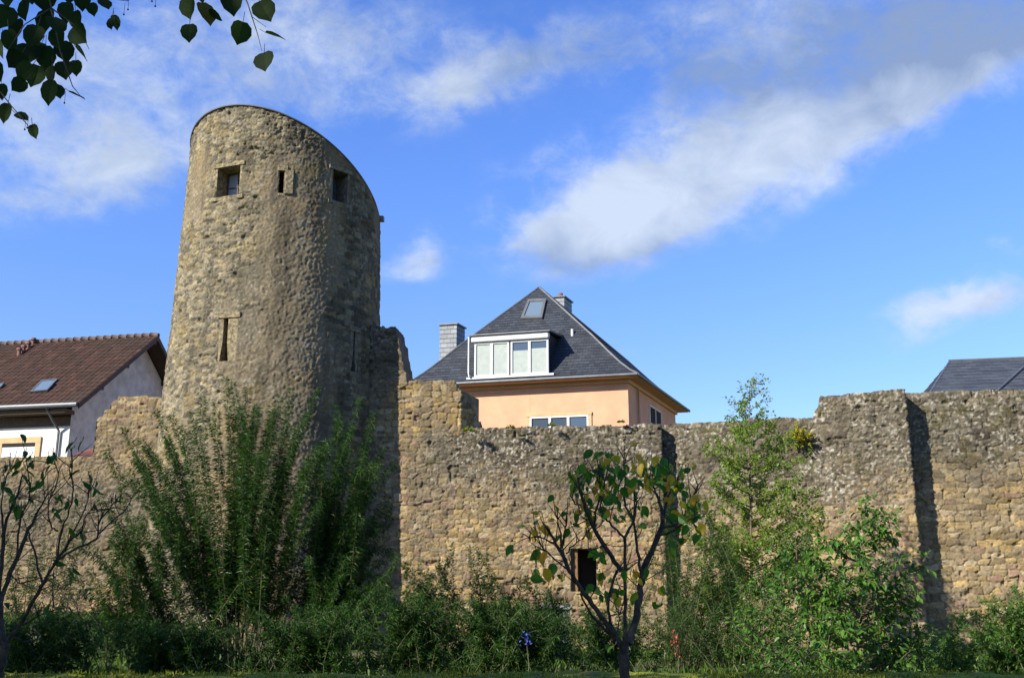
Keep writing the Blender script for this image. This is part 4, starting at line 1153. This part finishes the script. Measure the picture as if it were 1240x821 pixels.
weeds('dark thicket at the foot of the tall willow wands', 120, 300, (755, 745, 750, 752, 760), 18.5, 48)
weeds('dark thicket below the leaning willow shrub, behind the mossy wall', 290, 450, (740, 740, 732, 725, 725), 18.5, 52)
weeds('ragged clump with reddish stems beside the orange flower spike', 790, 910, (735, 715, 725, 740), 22, 34, leaf=(.10, .022))
weeds('bushy green shrub with upright shoots at the right edge under the coursed wall', 1160, 1300, (745, 720, 700, 715, 700), 17, 60, 'f_dogwood', (.12, .035))
weeds('low shrub in the strip of shadow left of the right edge shrub', 1100, 1190, (765, 755, 765, 770), 17.5, 26, 'f_dogwood', (.10, .03), low=790)

# young birch-like tree
def leafy_tree(name, label, base, trunk, limbs, leafmat, L, W, dens, twig=.55, tw_n=9, tpl=RHOMB, r=.05, barkmat='stem_brown', droop=.2, group=None):
    root = empty(name, base, label, 'tree' if 'tree' in name else 'shrub', group); mb = MB(); lv = Leaves(tpl)
    tr = np.array(trunk, float); mb.tube(tr.tolist(), np.linspace(r, r*.15, len(tr)).tolist(), 7)
    t_o = mb.build('trunk', M[barkmat], root, smooth=True); mb = MB()
    def clothe(pts, f0):
        ln = np.linalg.norm(np.diff(pts, axis=0), axis=1).sum(); n = max(2, int(ln*dens))
        p, d = along(pts, f0 + (1-f0)*RNG.random(n)); rnd = RNG.normal(0, 1, (n, 3)); rad = nrmz(rnd - d*(rnd*d).sum(1, keepdims=True))
        size = L*RNG.uniform(.55, 1.2, n)
        lv.add(p + rad*.02, d*.5 + rad*.8 + np.array([0, 0, -droop]), size, size*W/L)
    for (p0, p2) in limbs:
        p0 = np.array(p0, float); p2 = np.array(p2, float); dist = np.linalg.norm(p2-p0)
        pts = curve(p0, (p0+p2)/2 + np.array([0, 0, -.12*dist]), p2, 9)
        rr0 = min(r*.5, .006+.012*dist)
        mb.tube(pts[::2].tolist(), np.linspace(rr0, .003, 5).tolist(), 5, False)
        clothe(pts, .35)
        for _ in range(int(tw_n*max(dist, .4))):
            f = np.array([RNG.uniform(.2, 1)]); p, d = along(pts, f); p = p[0]; dv = nrmz(d[0]*.7 + RNG.normal(0, .6, 3) + np.array([0, 0, .15])); ln = twig*RNG.uniform(.4, 1.1)*(1.15-f[0]*.5)
            sp = curve(p, p+dv*ln*.5, p+dv*ln+np.array([0, 0, -.1*ln]), 5)
            mb.tube(sp[::2].tolist(), [.005, .004, .002], 3, False); clothe(sp, .15)
    mb.build('branches', M[barkmat], root); lv.build('foliage', M[leafmat], root)
    return root

def silhouette_tree(name, label, u_base, D, trunk_px, outline, n, mat, L, W, dens, **kw):
    """outline: (v, u_left, u_right) rows; limbs rise from the trunk into that shape"""
    b = gbase(u_base, D); tr = [b] + [gz(u, v, D) for (u, v) in trunk_px]
    tv = np.array([v for (_, v) in trunk_px][::-1], float); tu = np.array([u for (u, _) in trunk_px][::-1], float)
    ov = [o[0] for o in outline]; limbs = []
    for k in range(n):
        v = outline[0][0] + (outline[-1][0]-outline[0][0])*((k+.5)/n)**.9 + random.uniform(-6, 6)
        ul = float(np.interp(v, ov, [o[1] for o in outline])); ur = float(np.interp(v, ov, [o[2] for o in outline]))
        hw = (ur-ul)/2; c = (ul+ur)/2; ang = random.uniform(0, 2*math.pi); k_ = random.uniform(.55, 1.0)
        u = c + hw*k_*math.cos(ang); dd_ = hw/F*D*k_*math.sin(ang)*.9
        vt = v + abs(u-float(np.interp(v, tv, tu)))*random.uniform(.35, .8) + 4
        ut = float(np.interp(vt, tv, tu)); limbs.append((gz(ut, vt, D), gz(u, v, D+dd_)))
    return leafy_tree(name, label, b, tr, limbs, mat, L, W, dens, **kw)
silhouette_tree('birch_tree', 'slender young birch tree with small light green leaves in front of the rampart', 908, 26,
    [(910, 700), (909, 600), (907, 540), (908, 500), (908, 468)],
    [(466, 903, 914), (500, 872, 956), (540, 850, 985), (580, 838, 1005), (630, 828, 1015), (690, 830, 1010), (740, 845, 995)], 120, 'f_birch', .088, .058, 36, twig=.55, tw_n=8, r=.04)
silhouette_tree('dogwood_shrub', 'broad glossy green shrub left of the dark strip of shadow on the rampart', 1035, 16,
    [(1038, 740), (1042, 690), (1046, 640), (1048, 608)],
    [(606, 1038, 1060), (635, 1005, 1095), (665, 960, 1130), (705, 930, 1142), (750, 915, 1135), (790, 910, 1120), (815, 915, 1100)], 84, 'f_dogwood', .115, .060, 19, twig=.45, tw_n=9, tpl=OVATE, r=.03, droop=.45)
silhouette_tree('dogwood_shrub', 'rounded dark shrub low in front of the young birch', 925, 19,
    [(925, 760), (922, 720), (920, 690)], [(690, 905, 940), (720, 880, 965), (760, 870, 975), (800, 875, 965)], 34, 'f_dogwood', .10, .05, 26, twig=.4, tw_n=8, tpl=RHOMB, r=.02)

silhouette_tree('birch_shrub', 'airy light green shrub filling the gap between the young birch and the glossy shrub', 968, 23,
    [(968, 760), (966, 700), (964, 660), (962, 640)], [(636, 950, 985), (660, 925, 1010), (700, 890, 1035), (750, 870, 1050), (790, 870, 1050)], 56, 'f_dogwood', .095, .052, 24, twig=.5, tw_n=8, r=.025)
silhouette_tree('birch_shrub', 'sunlit leafy shrub at the foot of the young birch, on its left', 868, 24.5,
    [(868, 770), (866, 720), (862, 690)], [(655, 850, 885), (690, 835, 910), (740, 820, 920), (790, 820, 920)], 46, 'f_birch', .09, .05, 32, twig=.5, tw_n=8, r=.02)
# yellow-green plant rooted in the wall
def wall_plant():
    c = P(966, 531, 30.2); root = empty('wall_plant', c, 'round yellow green plant growing out of the rampart near its top', 'plant')
    lv = Leaves(RHOMB); mb = MB(); c = np.array(c)
    for k in range(60):
        d = nrmz(np.array([random.gauss(0, .75), -abs(random.gauss(0, .45))-.1, random.gauss(.12, .5)])); ln = random.uniform(.22, .46)
        pts = curve(c+np.array([0, .12, 0]), c+d*ln*.5, c+d*ln+np.array([0, 0, .05]), 5); mb.tube(pts[::2].tolist(), [.006, .005, .002], 3, False)
        n = 16; p, dd_ = along(pts, .45+.55*RNG.random(n)); size = .085*RNG.uniform(.6, 1.2, n)
        lv.add(p, dd_*.6 + RNG.normal(0, .6, (n, 3)) + np.array([0, 0, .15]), size, size*.6)
    mb.build('stems', M['stem_green'], root); lv.build('foliage', M['f_yellow'], root)
wall_plant()
def moss_clump(u, v, D, r, label, mat='f_moss'):
    c = np.array(P(u, v, D)); lv = Leaves(RHOMB); n = int(260*r/.25)
    d = nrmz(RNG.normal(0, 1, (n, 3)) * np.array([1.3, .8, .6])); d[:, 2] = np.abs(d[:, 2])*.8
    lv.add(c + d*r*RNG.uniform(.3, .9, (n, 1)), d + np.array([0, -.2, .3]), .07, .03)
    o = lv.build('moss_clump', M[mat], None); tag(o, label, 'moss', 'moss clumps on the rampart top')
moss_clump(567, 523, 31.2, .22, 'dark moss clump at the foot of the torn stump end')
moss_clump(618, 519, 31.1, .13, 'small moss clump on the wall top left of the house window')
moss_clump(668, 516, 31.1, .12, 'small moss clump on the wall top below the house window')
moss_clump(752, 512, 31.0, .10, 'small moss clump on the wall top right of the house window')

# ------------------------------------------------------------------ mossy parapet in the foreground
def moss_wall():
    y0, y1, zt_ = 6.95, 8.05, 1.02
    xs = np.arange(-15, 15.01, .035); prof_ = [(y0, -.1), (y0, .5), (y0, zt_-.06), (y0+.01, zt_-.02)] + [(y, zt_) for y in np.linspace(y0+.05, y1-.05, 34)] + [(y1, zt_-.05), (y1, -.1)]
    pr = np.array(prof_); X, K = np.meshgrid(xs, np.arange(len(pr)), indexing='ij'); Y = pr[K, 0]; Z = pr[K, 1].copy()
    topm = (Z > zt_-.08)
    bump_ = .05*(fbm(X*1.2, Y*1.2, 1, 3)-.5) + .05*(fbm(X*7, Y*7, 2, 3)-.5)
    Z = Z + np.where(topm, bump_, 0); Y = Y + np.where(~topm | (K < 4), .05*(fbm(X*3, Z*5, 3, 3)-.5), 0)
    m = fbm(X*2.5, Y*3.5, 6, 4); c = mixa(np.broadcast_to(np.array((.22, .235, .02)), X.shape+(3,)), (.20, .22, .025), sstep(.45, .6, m))
    c = mixa(c, (.14, .10, .045), sstep(.56, .64, fbm(X*5+3, Y*7, 8, 3))*.75)
    c = np.where((K < 3)[..., None], mixa(c, (.10, .085, .06), sstep(.4, .6, fbm(X*3, Z*6, 9, 3))), c)
    V = np.stack([X, Y, Z], -1).reshape(-1, 3); nx, nk = X.shape; i = np.arange(nx-1)[:, None]*nk + np.arange(nk-1)[None]
    Fq = np.stack([i, i+nk, i+nk+1, i+1], -1).reshape(-1, 4)
    root = empty('parapet_wall', (0, 7.5, 0), 'low broad wall topped with thick green moss across the foreground', 'wall')
    link('moss_top', np_mesh('moss_top', V, Fq, c.reshape(-1, 3)), M['stone'], root)
    lv = Leaves(RHOMB); n = 9000
    p = np.stack([RNG.uniform(-6, 6, n), RNG.uniform(y0+.02, y1, n), np.full(n, zt_-.01)], -1)
    keep = fbm(p[:, 0]*2.5, p[:, 1]*3.5, 6, 4) < .56; p = p[keep]
    lv.add(p, np.array([0, 0, 1.]) + RNG.normal(0, .5, (len(p), 3)), RNG.uniform(.02, .05, len(p)), .012)
    t = lv.build('moss_tufts', M['f_moss'], root); t['kind'] = 'stuff'
moss_wall()
def grass():
    lv = Leaves(RHOMB); n = 40000
    x = RNG.uniform(-22, 20, n); y = RNG.uniform(8.4, 30, n); keep = fbm(x*.5, y*.5, 3, 3) > .42; x = x[keep]; y = y[keep]
    lv.add(np.stack([x, y, np.full(len(x), -.05)], -1), np.array([0, 0, 1.]) + RNG.normal(0, .4, (len(x), 3)), RNG.uniform(.15, .42, len(x)), RNG.uniform(.008, .016, len(x)))
    n = 16000; x = RNG.uniform(-21, -11.2, n); y = RNG.uniform(26.4, 33.5, n)
    lv.add(np.stack([x, y, np.full(n, .88)], -1), np.array([0, 0, 1.]) + RNG.normal(0, .4, (n, 3)), RNG.uniform(.08, .2, n), .02)
    tag(lv.build('grass', M['f_grass'], None), 'long dark grass growing between the shrubs below the rampart', 'grass', kind='stuff')
grass()

# ------------------------------------------------------------------ small trees in front of the parapet
def traced_tree(name, label, D, limbs, leaf_spots, mat, L, W, r_scale=1.0, extra=0, group=None, base_u=None, tpl=OVATE, twigs=True, tip_leaf=.35):
    b = P(base_u, 815, D); root = empty(name, (b.x, b.y, 0), label, 'tree', group); tr = MB(); br_ = MB(); lv = Leaves(tpl)
    px2m = D/F
    for k, (pts, w0, w1, dd_) in enumerate(limbs):
        n = len(pts); q = []
        for i, (u, v) in enumerate(pts):
            q.append(np.array(gz(u, v, D + dd_*i/max(n-1, 1))))
        if k == 0: q = [np.array((q[0][0], q[0][1], -.1))] + q
        q = np.array(q); m = len(q); t = np.linspace(0, m-1, (m-1)*4+1)
        # smooth the traced polyline
        qs = np.stack([np.interp(t, np.arange(m), q[:, c]) for c in range(3)], -1)
        for _ in range(1): qs[1:-1] = (qs[:-2]+2*qs[1:-1]+qs[2:])/4
        qs[1:-1] += RNG.normal(0, .0028, (len(qs)-2, 3))
        rad = np.linspace(w0/2*px2m, w1/2*px2m, len(qs))*(1+.3*RNG.random(len(qs)))
        (tr if k == 0 else br_).tube(qs.tolist(), rad.tolist(), 8 if k == 0 else 6)
        if k > 0:
            for _ in range(max(3, int(len(qs)*.5))):
                i0 = random.randint(len(qs)//3, len(qs)-1); d0 = nrmz(qs[i0]-qs[i0-1]); dv = nrmz(d0*.5 + RNG.normal(0, .55, 3)*np.array([1, .6, 1]) + np.array([0, 0, .45])); ln = random.uniform(.06, .20)
                e_ = qs[i0]+dv*ln; br_.tube(curve(qs[i0], qs[i0]+dv*ln*.5+RNG.normal(0, .012, 3), e_, 5).tolist(), [.0035, .003, .0026, .002, .0014], 4, False)
                if random.random() < tip_leaf:
                    s_ = L*random.uniform(.5, 1.0); lv.add(e_, nrmz(dv*.4+RNG.normal(0, .4, 3)+np.array([0, 0, -.5])), s_, s_*W/L, nrmz(np.array([random.gauss(0, .6), -.7, random.gauss(.5, .4)])))
    for (u, v, n, ru, rv) in leaf_spots:
        for _ in range(n):
            uu = u + random.gauss(0, ru); vv = v + random.gauss(0, rv); d = D + random.uniform(-.25, .25)
            p = np.array(gz(uu, vv, d)); s = L*random.uniform(.5, 1.15)
            dirn = nrmz(np.array([random.gauss(0, .55), random.gauss(0, .4), -.75+random.gauss(0, .3)]))
            up = nrmz(np.array([random.gauss(0, .8), -.7, random.gauss(.5, .4)]))
            lv.add(p - dirn*s*.5, dirn, s, s*W/L, up)
            if twigs: br_.tube([(p-dirn*s*.5).tolist(), (p - dirn*s*.75 + np.array([0, 0, .01])).tolist()], [.0018, .0025], 3, False)
    tr.build('trunk', M['bark'], root, smooth=True); br_.build('branches', M['bark'], root, smooth=True); lv.build('foliage', mat, root)
    return root
def z7(*p): return [(600+x/2.922, 540+y/2.922) for x, y in p]
limbs = [
 (z7((456, 830), (455, 760), (455, 690)), 19, 15, 0),
 (z7((445, 700), (400, 640), (345, 560), (285, 480), (255, 430), (235, 375), (210, 345), (180, 285)), 9, 4, -.3),
 (z7((300, 520), (340, 600), (400, 660), (440, 700)), 3, 6, .1),
 (z7((232, 360), (232, 310), (212, 243)), 4, 2, -.3), (z7((235, 355), (247, 300), (250, 255)), 4, 2, -.2),
 (z7((205, 345), (165, 320), (120, 325)), 3, 1.5, -.2), (z7((262, 440), (210, 400), (160, 350), (135, 285)), 3, 1.5, -.3), (z7((250, 380), (280, 345), (310, 325)), 3, 1, .1),
 (z7((460, 700), (459, 560), (458, 440), (457, 325)), 6, 4.5, .15), (z7((457, 325), (490, 260), (492, 170)), 4.5, 2, .2), (z7((457, 325), (420, 290), (385, 250), (370, 225)), 4, 2.5, .1),
 (z7((470, 700), (495, 620), (512, 520), (520, 440), (565, 350), (592, 265)), 12, 8, .3),
 (z7((592, 265), (585, 200), (560, 150), (545, 110)), 6, 2, .2), (z7((592, 265), (610, 180), (600, 120)), 5, 2, .3), (z7((592, 290), (650, 275), (690, 210), (716, 140)), 5, 2.5, .1), (z7((580, 315), (630, 300), (680, 260), (720, 250)), 4, 2, -.2),
 (z7((512, 440), (500, 350), (490, 265), (500, 200), (480, 120)), 5, 2.5, .35), (z7((490, 265), (455, 200), (458, 110), (455, 45)), 4, 2, .2),
 (z7((440, 690), (405, 620), (395, 540), (430, 440)), 5, 4, -.1), (z7((445, 440), (400, 375), (350, 295), (318, 220), (300, 160), (290, 110)), 8, 3, -.35),
 (z7((350, 295), (352, 240), (380, 160), (395, 90)), 4, 2, -.2), (z7((318, 215), (280, 205), (262, 165)), 3, 1.5, -.2), (z7((372, 225), (378, 150), (345, 100)), 3, 1.5, 0), (z7((320, 290), (330, 370)), 2.5, 1.5, -.2), (z7((335, 340), (325, 270), (300, 240)), 2, 1, 0), (z7((610, 180), (640, 120), (650, 90)), 3, 1.5, .2), (z7((430, 660), (440, 600), (425, 560)), 2.5, 1.5, .2)]
spots = []
for (x, y, n, rx_, ry_) in ((300, 125, 10, 22, 25), (340, 100, 10, 28, 25), (395, 75, 9, 28, 20), (430, 110, 8, 30, 26), (400, 170, 7, 25, 25), (330, 190, 5, 20, 25), (500, 95, 8, 25, 18), (535, 120, 9, 28, 22), (595, 100, 9, 28, 22), (620, 150, 7, 26, 25), (660, 190, 7, 24, 25), (690, 240, 9, 22, 25), (720, 285, 5, 14, 20), (470, 180, 5, 25, 25), (525, 230, 2, 10, 15), (280, 255, 2, 10, 10), (325, 250, 3, 12, 14), (430, 270, 3, 16, 14), (640, 250, 4, 22, 20),
  (235, 465, 1, 3, 3), (142, 455, 2, 8, 8), (150, 395, 3, 14, 12), (195, 460, 2, 6, 8), (372, 470, 2, 6, 8), (370, 390, 3, 16, 12), (425, 550, 2, 6, 8), (490, 540, 1, 3, 5), (500, 460, 4, 18, 14), (565, 560, 2, 8, 6), (625, 380, 2, 6, 6), (655, 350, 2, 8, 8), (360, 540, 2, 12, 10), (400, 715, 1, 4, 4), (440, 500, 3, 16, 18), (180, 300, 2, 8, 8), (590, 510, 1, 4, 4), (525, 280, 1, 4, 6), (130, 330, 2, 12, 10), (395, 240, 2, 8, 10)):
    u, v = z7((x, y))[0]; spots.append((u, v, n, rx_/2.922, ry_/2.922))
traced_tree('pollarded_tree', 'small pollarded tree with green and yellow autumn leaves, before the mossy wall', 5.8, [(p, a*.68, b*.68, d) for (p, a, b, d) in limbs], [(a, b, int(n*1.7+.3), c, d) for (a, b, n, c, d) in spots], M['f_pollard'], .074, .052, base_u=755)
def z5(*p): return [(x/2.922, 540+y/2.922) for x, y in p]
limbs = [
 (z5((-12, 830), (0, 780), (15, 720), (25, 690)), 18, 13, 0),
 (z5((25, 690), (70, 640), (120, 540), (155, 480), (200, 405), (250, 330), (290, 300)), 8, 4, -.3),
 (z5((150, 485), (130, 420), (110, 330), (95, 290)), 4, 2.5, .2), (z5((0, 560), (35, 450), (90, 320), (130, 240), (165, 175)), 9, 2.5, .2), (z5((10, 700), (2, 600), (-5, 520)), 12, 9, .1),
 (z5((-5, 520), (10, 390), (15, 280), (55, 190), (80, 100)), 8, 2.5, .1), (z5((12, 300), (5, 200), (20, 110)), 4, 2, -.1), (z5((60, 390), (70, 250), (110, 180), (95, 60)), 4, 1.5, -.2),
 (z5((200, 405), (270, 360), (345, 330), (350, 270), (400, 205), (420, 180)), 4, 2, .2), (z5((350, 310), (400, 260), (445, 230), (470, 175)), 3, 1.5, .2),
 (z5((205, 400), (215, 300), (260, 200), (255, 100), (250, 10)), 4, 1.5, -.1), (z5((205, 300), (180, 290), (170, 210), (210, 110), (190, 50)), 3, 1.5, -.2), (z5((240, 340), (290, 250), (310, 190), (320, 100)), 3, 1.2, .2), (z5((60, 640), (140, 600), (190, 580), (230, 570)), 3, 1.5, -.2), (z5((40, 670), (80, 690), (130, 690)), 3, 1, .2), (z5((190, 570), (185, 500), (190, 440)), 2, 1, .1), (z5((290, 300), (300, 250), (340, 200)), 3, 1.2, 0), (z5((30, 450), (60, 480), (110, 500)), 2.5, 1, .2)]
spots = []
for (x, y, n, rx_, ry_) in ((180, 50, 5, 16, 14), (250, 8, 4, 14, 12), (150, 150, 4, 22, 16), (60, 240, 4, 16, 14), (100, 100, 4, 22, 20), (20, 110, 5, 14, 16), (220, 215, 5, 20, 16), (190, 240, 3, 16, 14), (320, 130, 4, 16, 18), (95, 50, 4, 20, 12), (240, 440, 4, 26, 20), (160, 570, 4, 30, 20), (350, 150, 2, 14, 12), (260, 80, 3, 14, 20), (60, 60, 3, 16, 12), (300, 330, 2, 12, 12), (130, 140, 2, 8, 8), (40, 200, 2, 10, 10), (400, 190, 2, 8, 8)):
    u, v = z5((x, y))[0]; spots.append((u, v, n, rx_/2.922, ry_/2.922))
traced_tree('pollarded_tree', 'nearly bare pollarded tree with long forking twigs at the left edge, before the mossy wall', 6.0, [(p, a*.62, b*.6, d) for (p, a, b, d) in limbs], spots, M['f_green'], .08, .034, base_u=-4, tip_leaf=.22)

# ------------------------------------------------------------------ lindens along the path (their shade falls over the garden)
def in_frame(p, m=0):
    y = p[:, 1]; dz = p[:, 2]-EYE; fw = y*CP + dz*SP; up = -y*SP + dz*CP
    fw_ = np.where(fw > .05, fw, 1e9); u = CU + F*p[:, 0]/fw_; v = CV - F*up/fw_
    return (fw > .05) & (u > -m) & (u < 1240+m) & (v > -m) & (v < 821+m)
def linden(x, y, h, r, cz, label, n=9000, dens=1.0):
    root = empty('linden_tree', (x, y, 0), label, 'tree', 'lindens along the garden path'); mb = MB()
    mb.tube([(x, y, -.1), (x+.05, y, 1.2), (x-.04, y+.05, 3), (x, y, cz), (x, y, h-1)], [.34, .26, .22, .16, .04], 12)
    mb.build('trunk', M['bark_linden'], root, smooth=True); mb = MB(); lv = Leaves(RHOMB); c = np.array([x, y, cz]); ends = []
    for k in range(46):
        d = nrmz(RNG.normal(0, 1, 3)); d[2] = d[2]*.8+.05; e = c + d*np.array([r, r, (h-cz)])*RNG.uniform(.6, 1.0)
        s = np.array([x, y, max(2.6, min(h-1.5, e[2]-RNG.uniform(.5, 2.5)))]); pts = curve(s, (s+e)/2+np.array([0, 0, .5]), e, 7)
        bad = in_frame(pts, 40).any()
        if bad: continue
        mb.tube(pts[::2].tolist(), [.07, .05, .03, .012], 5, False); ends.append(pts)
    per = n//max(1, len(ends))
    for pts in ends:
        p, d = along(pts, RNG.uniform(.3, 1, per)); p = p + RNG.normal(0, .65, (per, 3)); p = p[~in_frame(p, 30)]
        lv.add(p, RNG.normal(0, .6, (len(p), 3)) + np.array([0, 0, -.6]), RNG.uniform(.16, .26, len(p)), RNG.uniform(.13, .22, len(p)))
    mb.build('branches', M['bark_linden'], root); lv.build('crown', M['f_linden'], root)
    return root
L1_ = linden(-6.6, -1.2, 13.5, 4.6, 8.0, 'linden tree beside the viewer whose low twigs hang into the top left of the picture', 10500)
linden(-11.2, -.2, 12.5, 4.2, 7.4, 'linden tree standing behind the viewer to the left, second in the row', 9500)
linden(-14.5, 4.0, 13.0, 4.6, 7.6, 'linden tree far left of the picture, third in the row', 11000)
linden(-18.5, 9.5, 12.0, 4.4, 7.0, 'linden tree far left of the picture, last in the row towards the low wall', 10000)

def hanging_branch():
    D = 3.3; mb = MB(); lv = Leaves(HEART)
    def pt(u, v, dd_=0): return np.array(gz(u, v, D+dd_))
    def twig(pts, w0, w1): mb.tube([pt(*p).tolist() for p in pts], np.linspace(w0, w1, len(pts)).tolist(), 5, False)
    def leaf(u, v, s, ang, tilt, side=0., dd_=0):
        """s: length in photo pixels, ang: direction of the tip in the picture (0 = straight down), tilt: turned edge-on"""
        a = math.radians(ang); px = D/F*1.05
        d = np.array([math.sin(a), random.uniform(-.2, .2), -math.cos(a)])
        n = nrmz(np.array([math.sin(math.radians(tilt))*math.cos(a), -math.cos(math.radians(tilt)), math.sin(math.radians(tilt))*math.sin(a)]))
        p = pt(u, v, dd_) - d*s*px*.45
        lv.add(p, d, s*px*random.uniform(.78, 1.05), s*px*random.uniform(.52, .9), nrmz(n + RNG.normal(0, .28, 3)))
        mb.tube([p.tolist(), (p-d*s*px*.30+np.array([0, 0, .01])).tolist()], [.0012, .0012], 3, False)
    twig([(250, -90), (285, -30), (300, 5), (312, 42), (317, 62)], .004, .001); twig([(285, -30), (240, -20), (228, 8)], .003, .001); twig([(304, 20), (322, 33)], .0015, .001)
    for a in ((228, 12, 38, 5, 0), (250, 16, 34, 25, 35), (229, 42, 34, 3, 0), (281, 2, 36, 8, 10), (321, 14, 36, 30, 15), (291, 41, 34, -12, 20), (336, 44, 32, 75, 55), (320, 75, 32, 5, 0), (262, 20, 26, 60, 65), (205, -18, 34, -10, 0), (245, -14, 36, 0, 0), (305, -14, 34, 10, 10)): leaf(*a)
    twig([(60, -90), (55, -30), (62, 10), (72, 60), (88, 105), (97, 116)], .005, .001); twig([(-20, 60), (-5, 105), (15, 130), (32, 150), (38, 158)], .003, .001)
    twig([(55, -30), (90, -12), (130, -2), (155, 2)], .004, .001); twig([(62, 10), (95, 35), (108, 60)], .003, .001); twig([(62, 10), (30, 30), (10, 60)], .003, .001)
    for a in ((140, 27, 22, 15, 10), (135, 28, 20, 0, 0), (112, 12, 26, 20, 20), (100, 2, 30, 0, 0), (128, 6, 22, 40, 30), (92, 25, 32, 10, 0), (95, 42, 34, 40, 10), (100, 66, 32, 45, 55), (78, 86, 34, 15, 15), (92, 84, 28, 5, 20), (60, 112, 34, -5, 0), (70, 112, 26, 30, 20), (95, 116, 26, 70, 55), (42, 92, 34, -15, 10), (55, 70, 36, 0, 0), (30, 88, 30, -40, 30), (18, 74, 32, -30, 15), (70, 48, 38, 10, 0), (40, 45, 38, -10, 0), (20, 35, 36, 5, 0), (55, 25, 40, 0, 0), (80, 15, 36, 10, 10), (30, 12, 40, 0, 0), (5, 20, 36, -10, 0), (2, 60, 32, 0, 10), (12, 50, 34, 10, 20), (55, 0, 40, 0, 0), (78, 62, 34, 20, 20), (62, 92, 30, 0, 10), (2, 112, 28, 10, 0), (6, 138, 30, -15, 10), (28, 142, 24, 65, 55), (41, 159, 22, 20, 10), (-6, 90, 34, 0, 0), (85, -5, 34, 0, 0), (10, -5, 40, 0, 0), (40, -8, 40, 0, 0), (45, 62, 30, -20, 20), (150, -4, 24, 50, 30), (68, 30, 30, 30, 30), (35, 65, 34, 10, 10), (22, 104, 24, -50, 45)):
        leaf(a[0], a[1], a[2], a[3], a[4], 0, random.uniform(-.12, .25))
    for (u, v) in ((150, 18), (155, 12), (184, 2), (188, 8), (78, 125), (192, -2), (30, 157), (33, 155)):   # little round fruits on their stalks
        p = pt(u, v); mb.tube([(p+np.array([0, 0, .045])).tolist(), p.tolist()], [.0008, .0008], 3, False); mb.tube([(p+np.array([0, 0, .004])).tolist(), p.tolist(), (p-np.array([0, 0, .004])).tolist()], [.001, .004, .001], 6)
    # the bough the twigs hang from
    mb.tube([(-6.55, -1.15, 4.6), (-4.6, .6, 5.3), (-3.0, 2.2, 5.2), tuple(pt(55, -90)+np.array([0, 0, .25])), tuple(pt(250, -90))], [.08, .05, .03, .012, .004], 6, False)
    b = mb.build('hanging_branch', M['bark_linden'], L1_, smooth=True); lv.build('leaves', M['f_linden'], b)
hanging_branch()

# ------------------------------------------------------------------ flowers and a pale box
def flower(u, v, D, mat, label, n, spread, tall):
    c = np.array(P(u, v, D)); root = empty('flowering_plant', (c[0], c[1], 0), label, 'flower'); mb = MB(); lv = Leaves(RHOMB)
    mb.tube([(c[0], c[1], 0), (c[0]+.05, c[1], c[2]*.5), c.tolist()], [.012, .009, .005], 5); mb.build('stem', M['stem_green'], root)
    p = c + RNG.normal(0, 1, (n, 3))*np.array([spread, spread*.6, tall]); lv.add(p, RNG.normal(0, 1, (n, 3)) + np.array([0, -.6, 0]), .055, .04); lv.build('petals', M[mat], root)
flower(637, 773, 18.0, 'blue', 'blue flower head low among the dark weeds left of the autumn tree', 26, .045, .075)
flower(818, 775, 19.5, 'orange', 'orange red flower spike right of the trunk of the autumn tree', 60, .035, .14)
b0 = P(657, 732, 26.5); b1 = P(690, 732, 26.5)
sb = MB().box(WORLD, b0.x, b1.x, 26.5, 27.3, 0, b0.z-.12).box(WORLD, b0.x-.06, b1.x+.06, 26.44, 27.36, b0.z-.12, b0.z).build('pale_box', M['box_grey'], None, bevel=.03)  # pale planter-like box, not a piece of masonry
tag(sb, 'pale grey planter-like box with a thin cap, half hidden in weeds below the wall opening', 'stone')
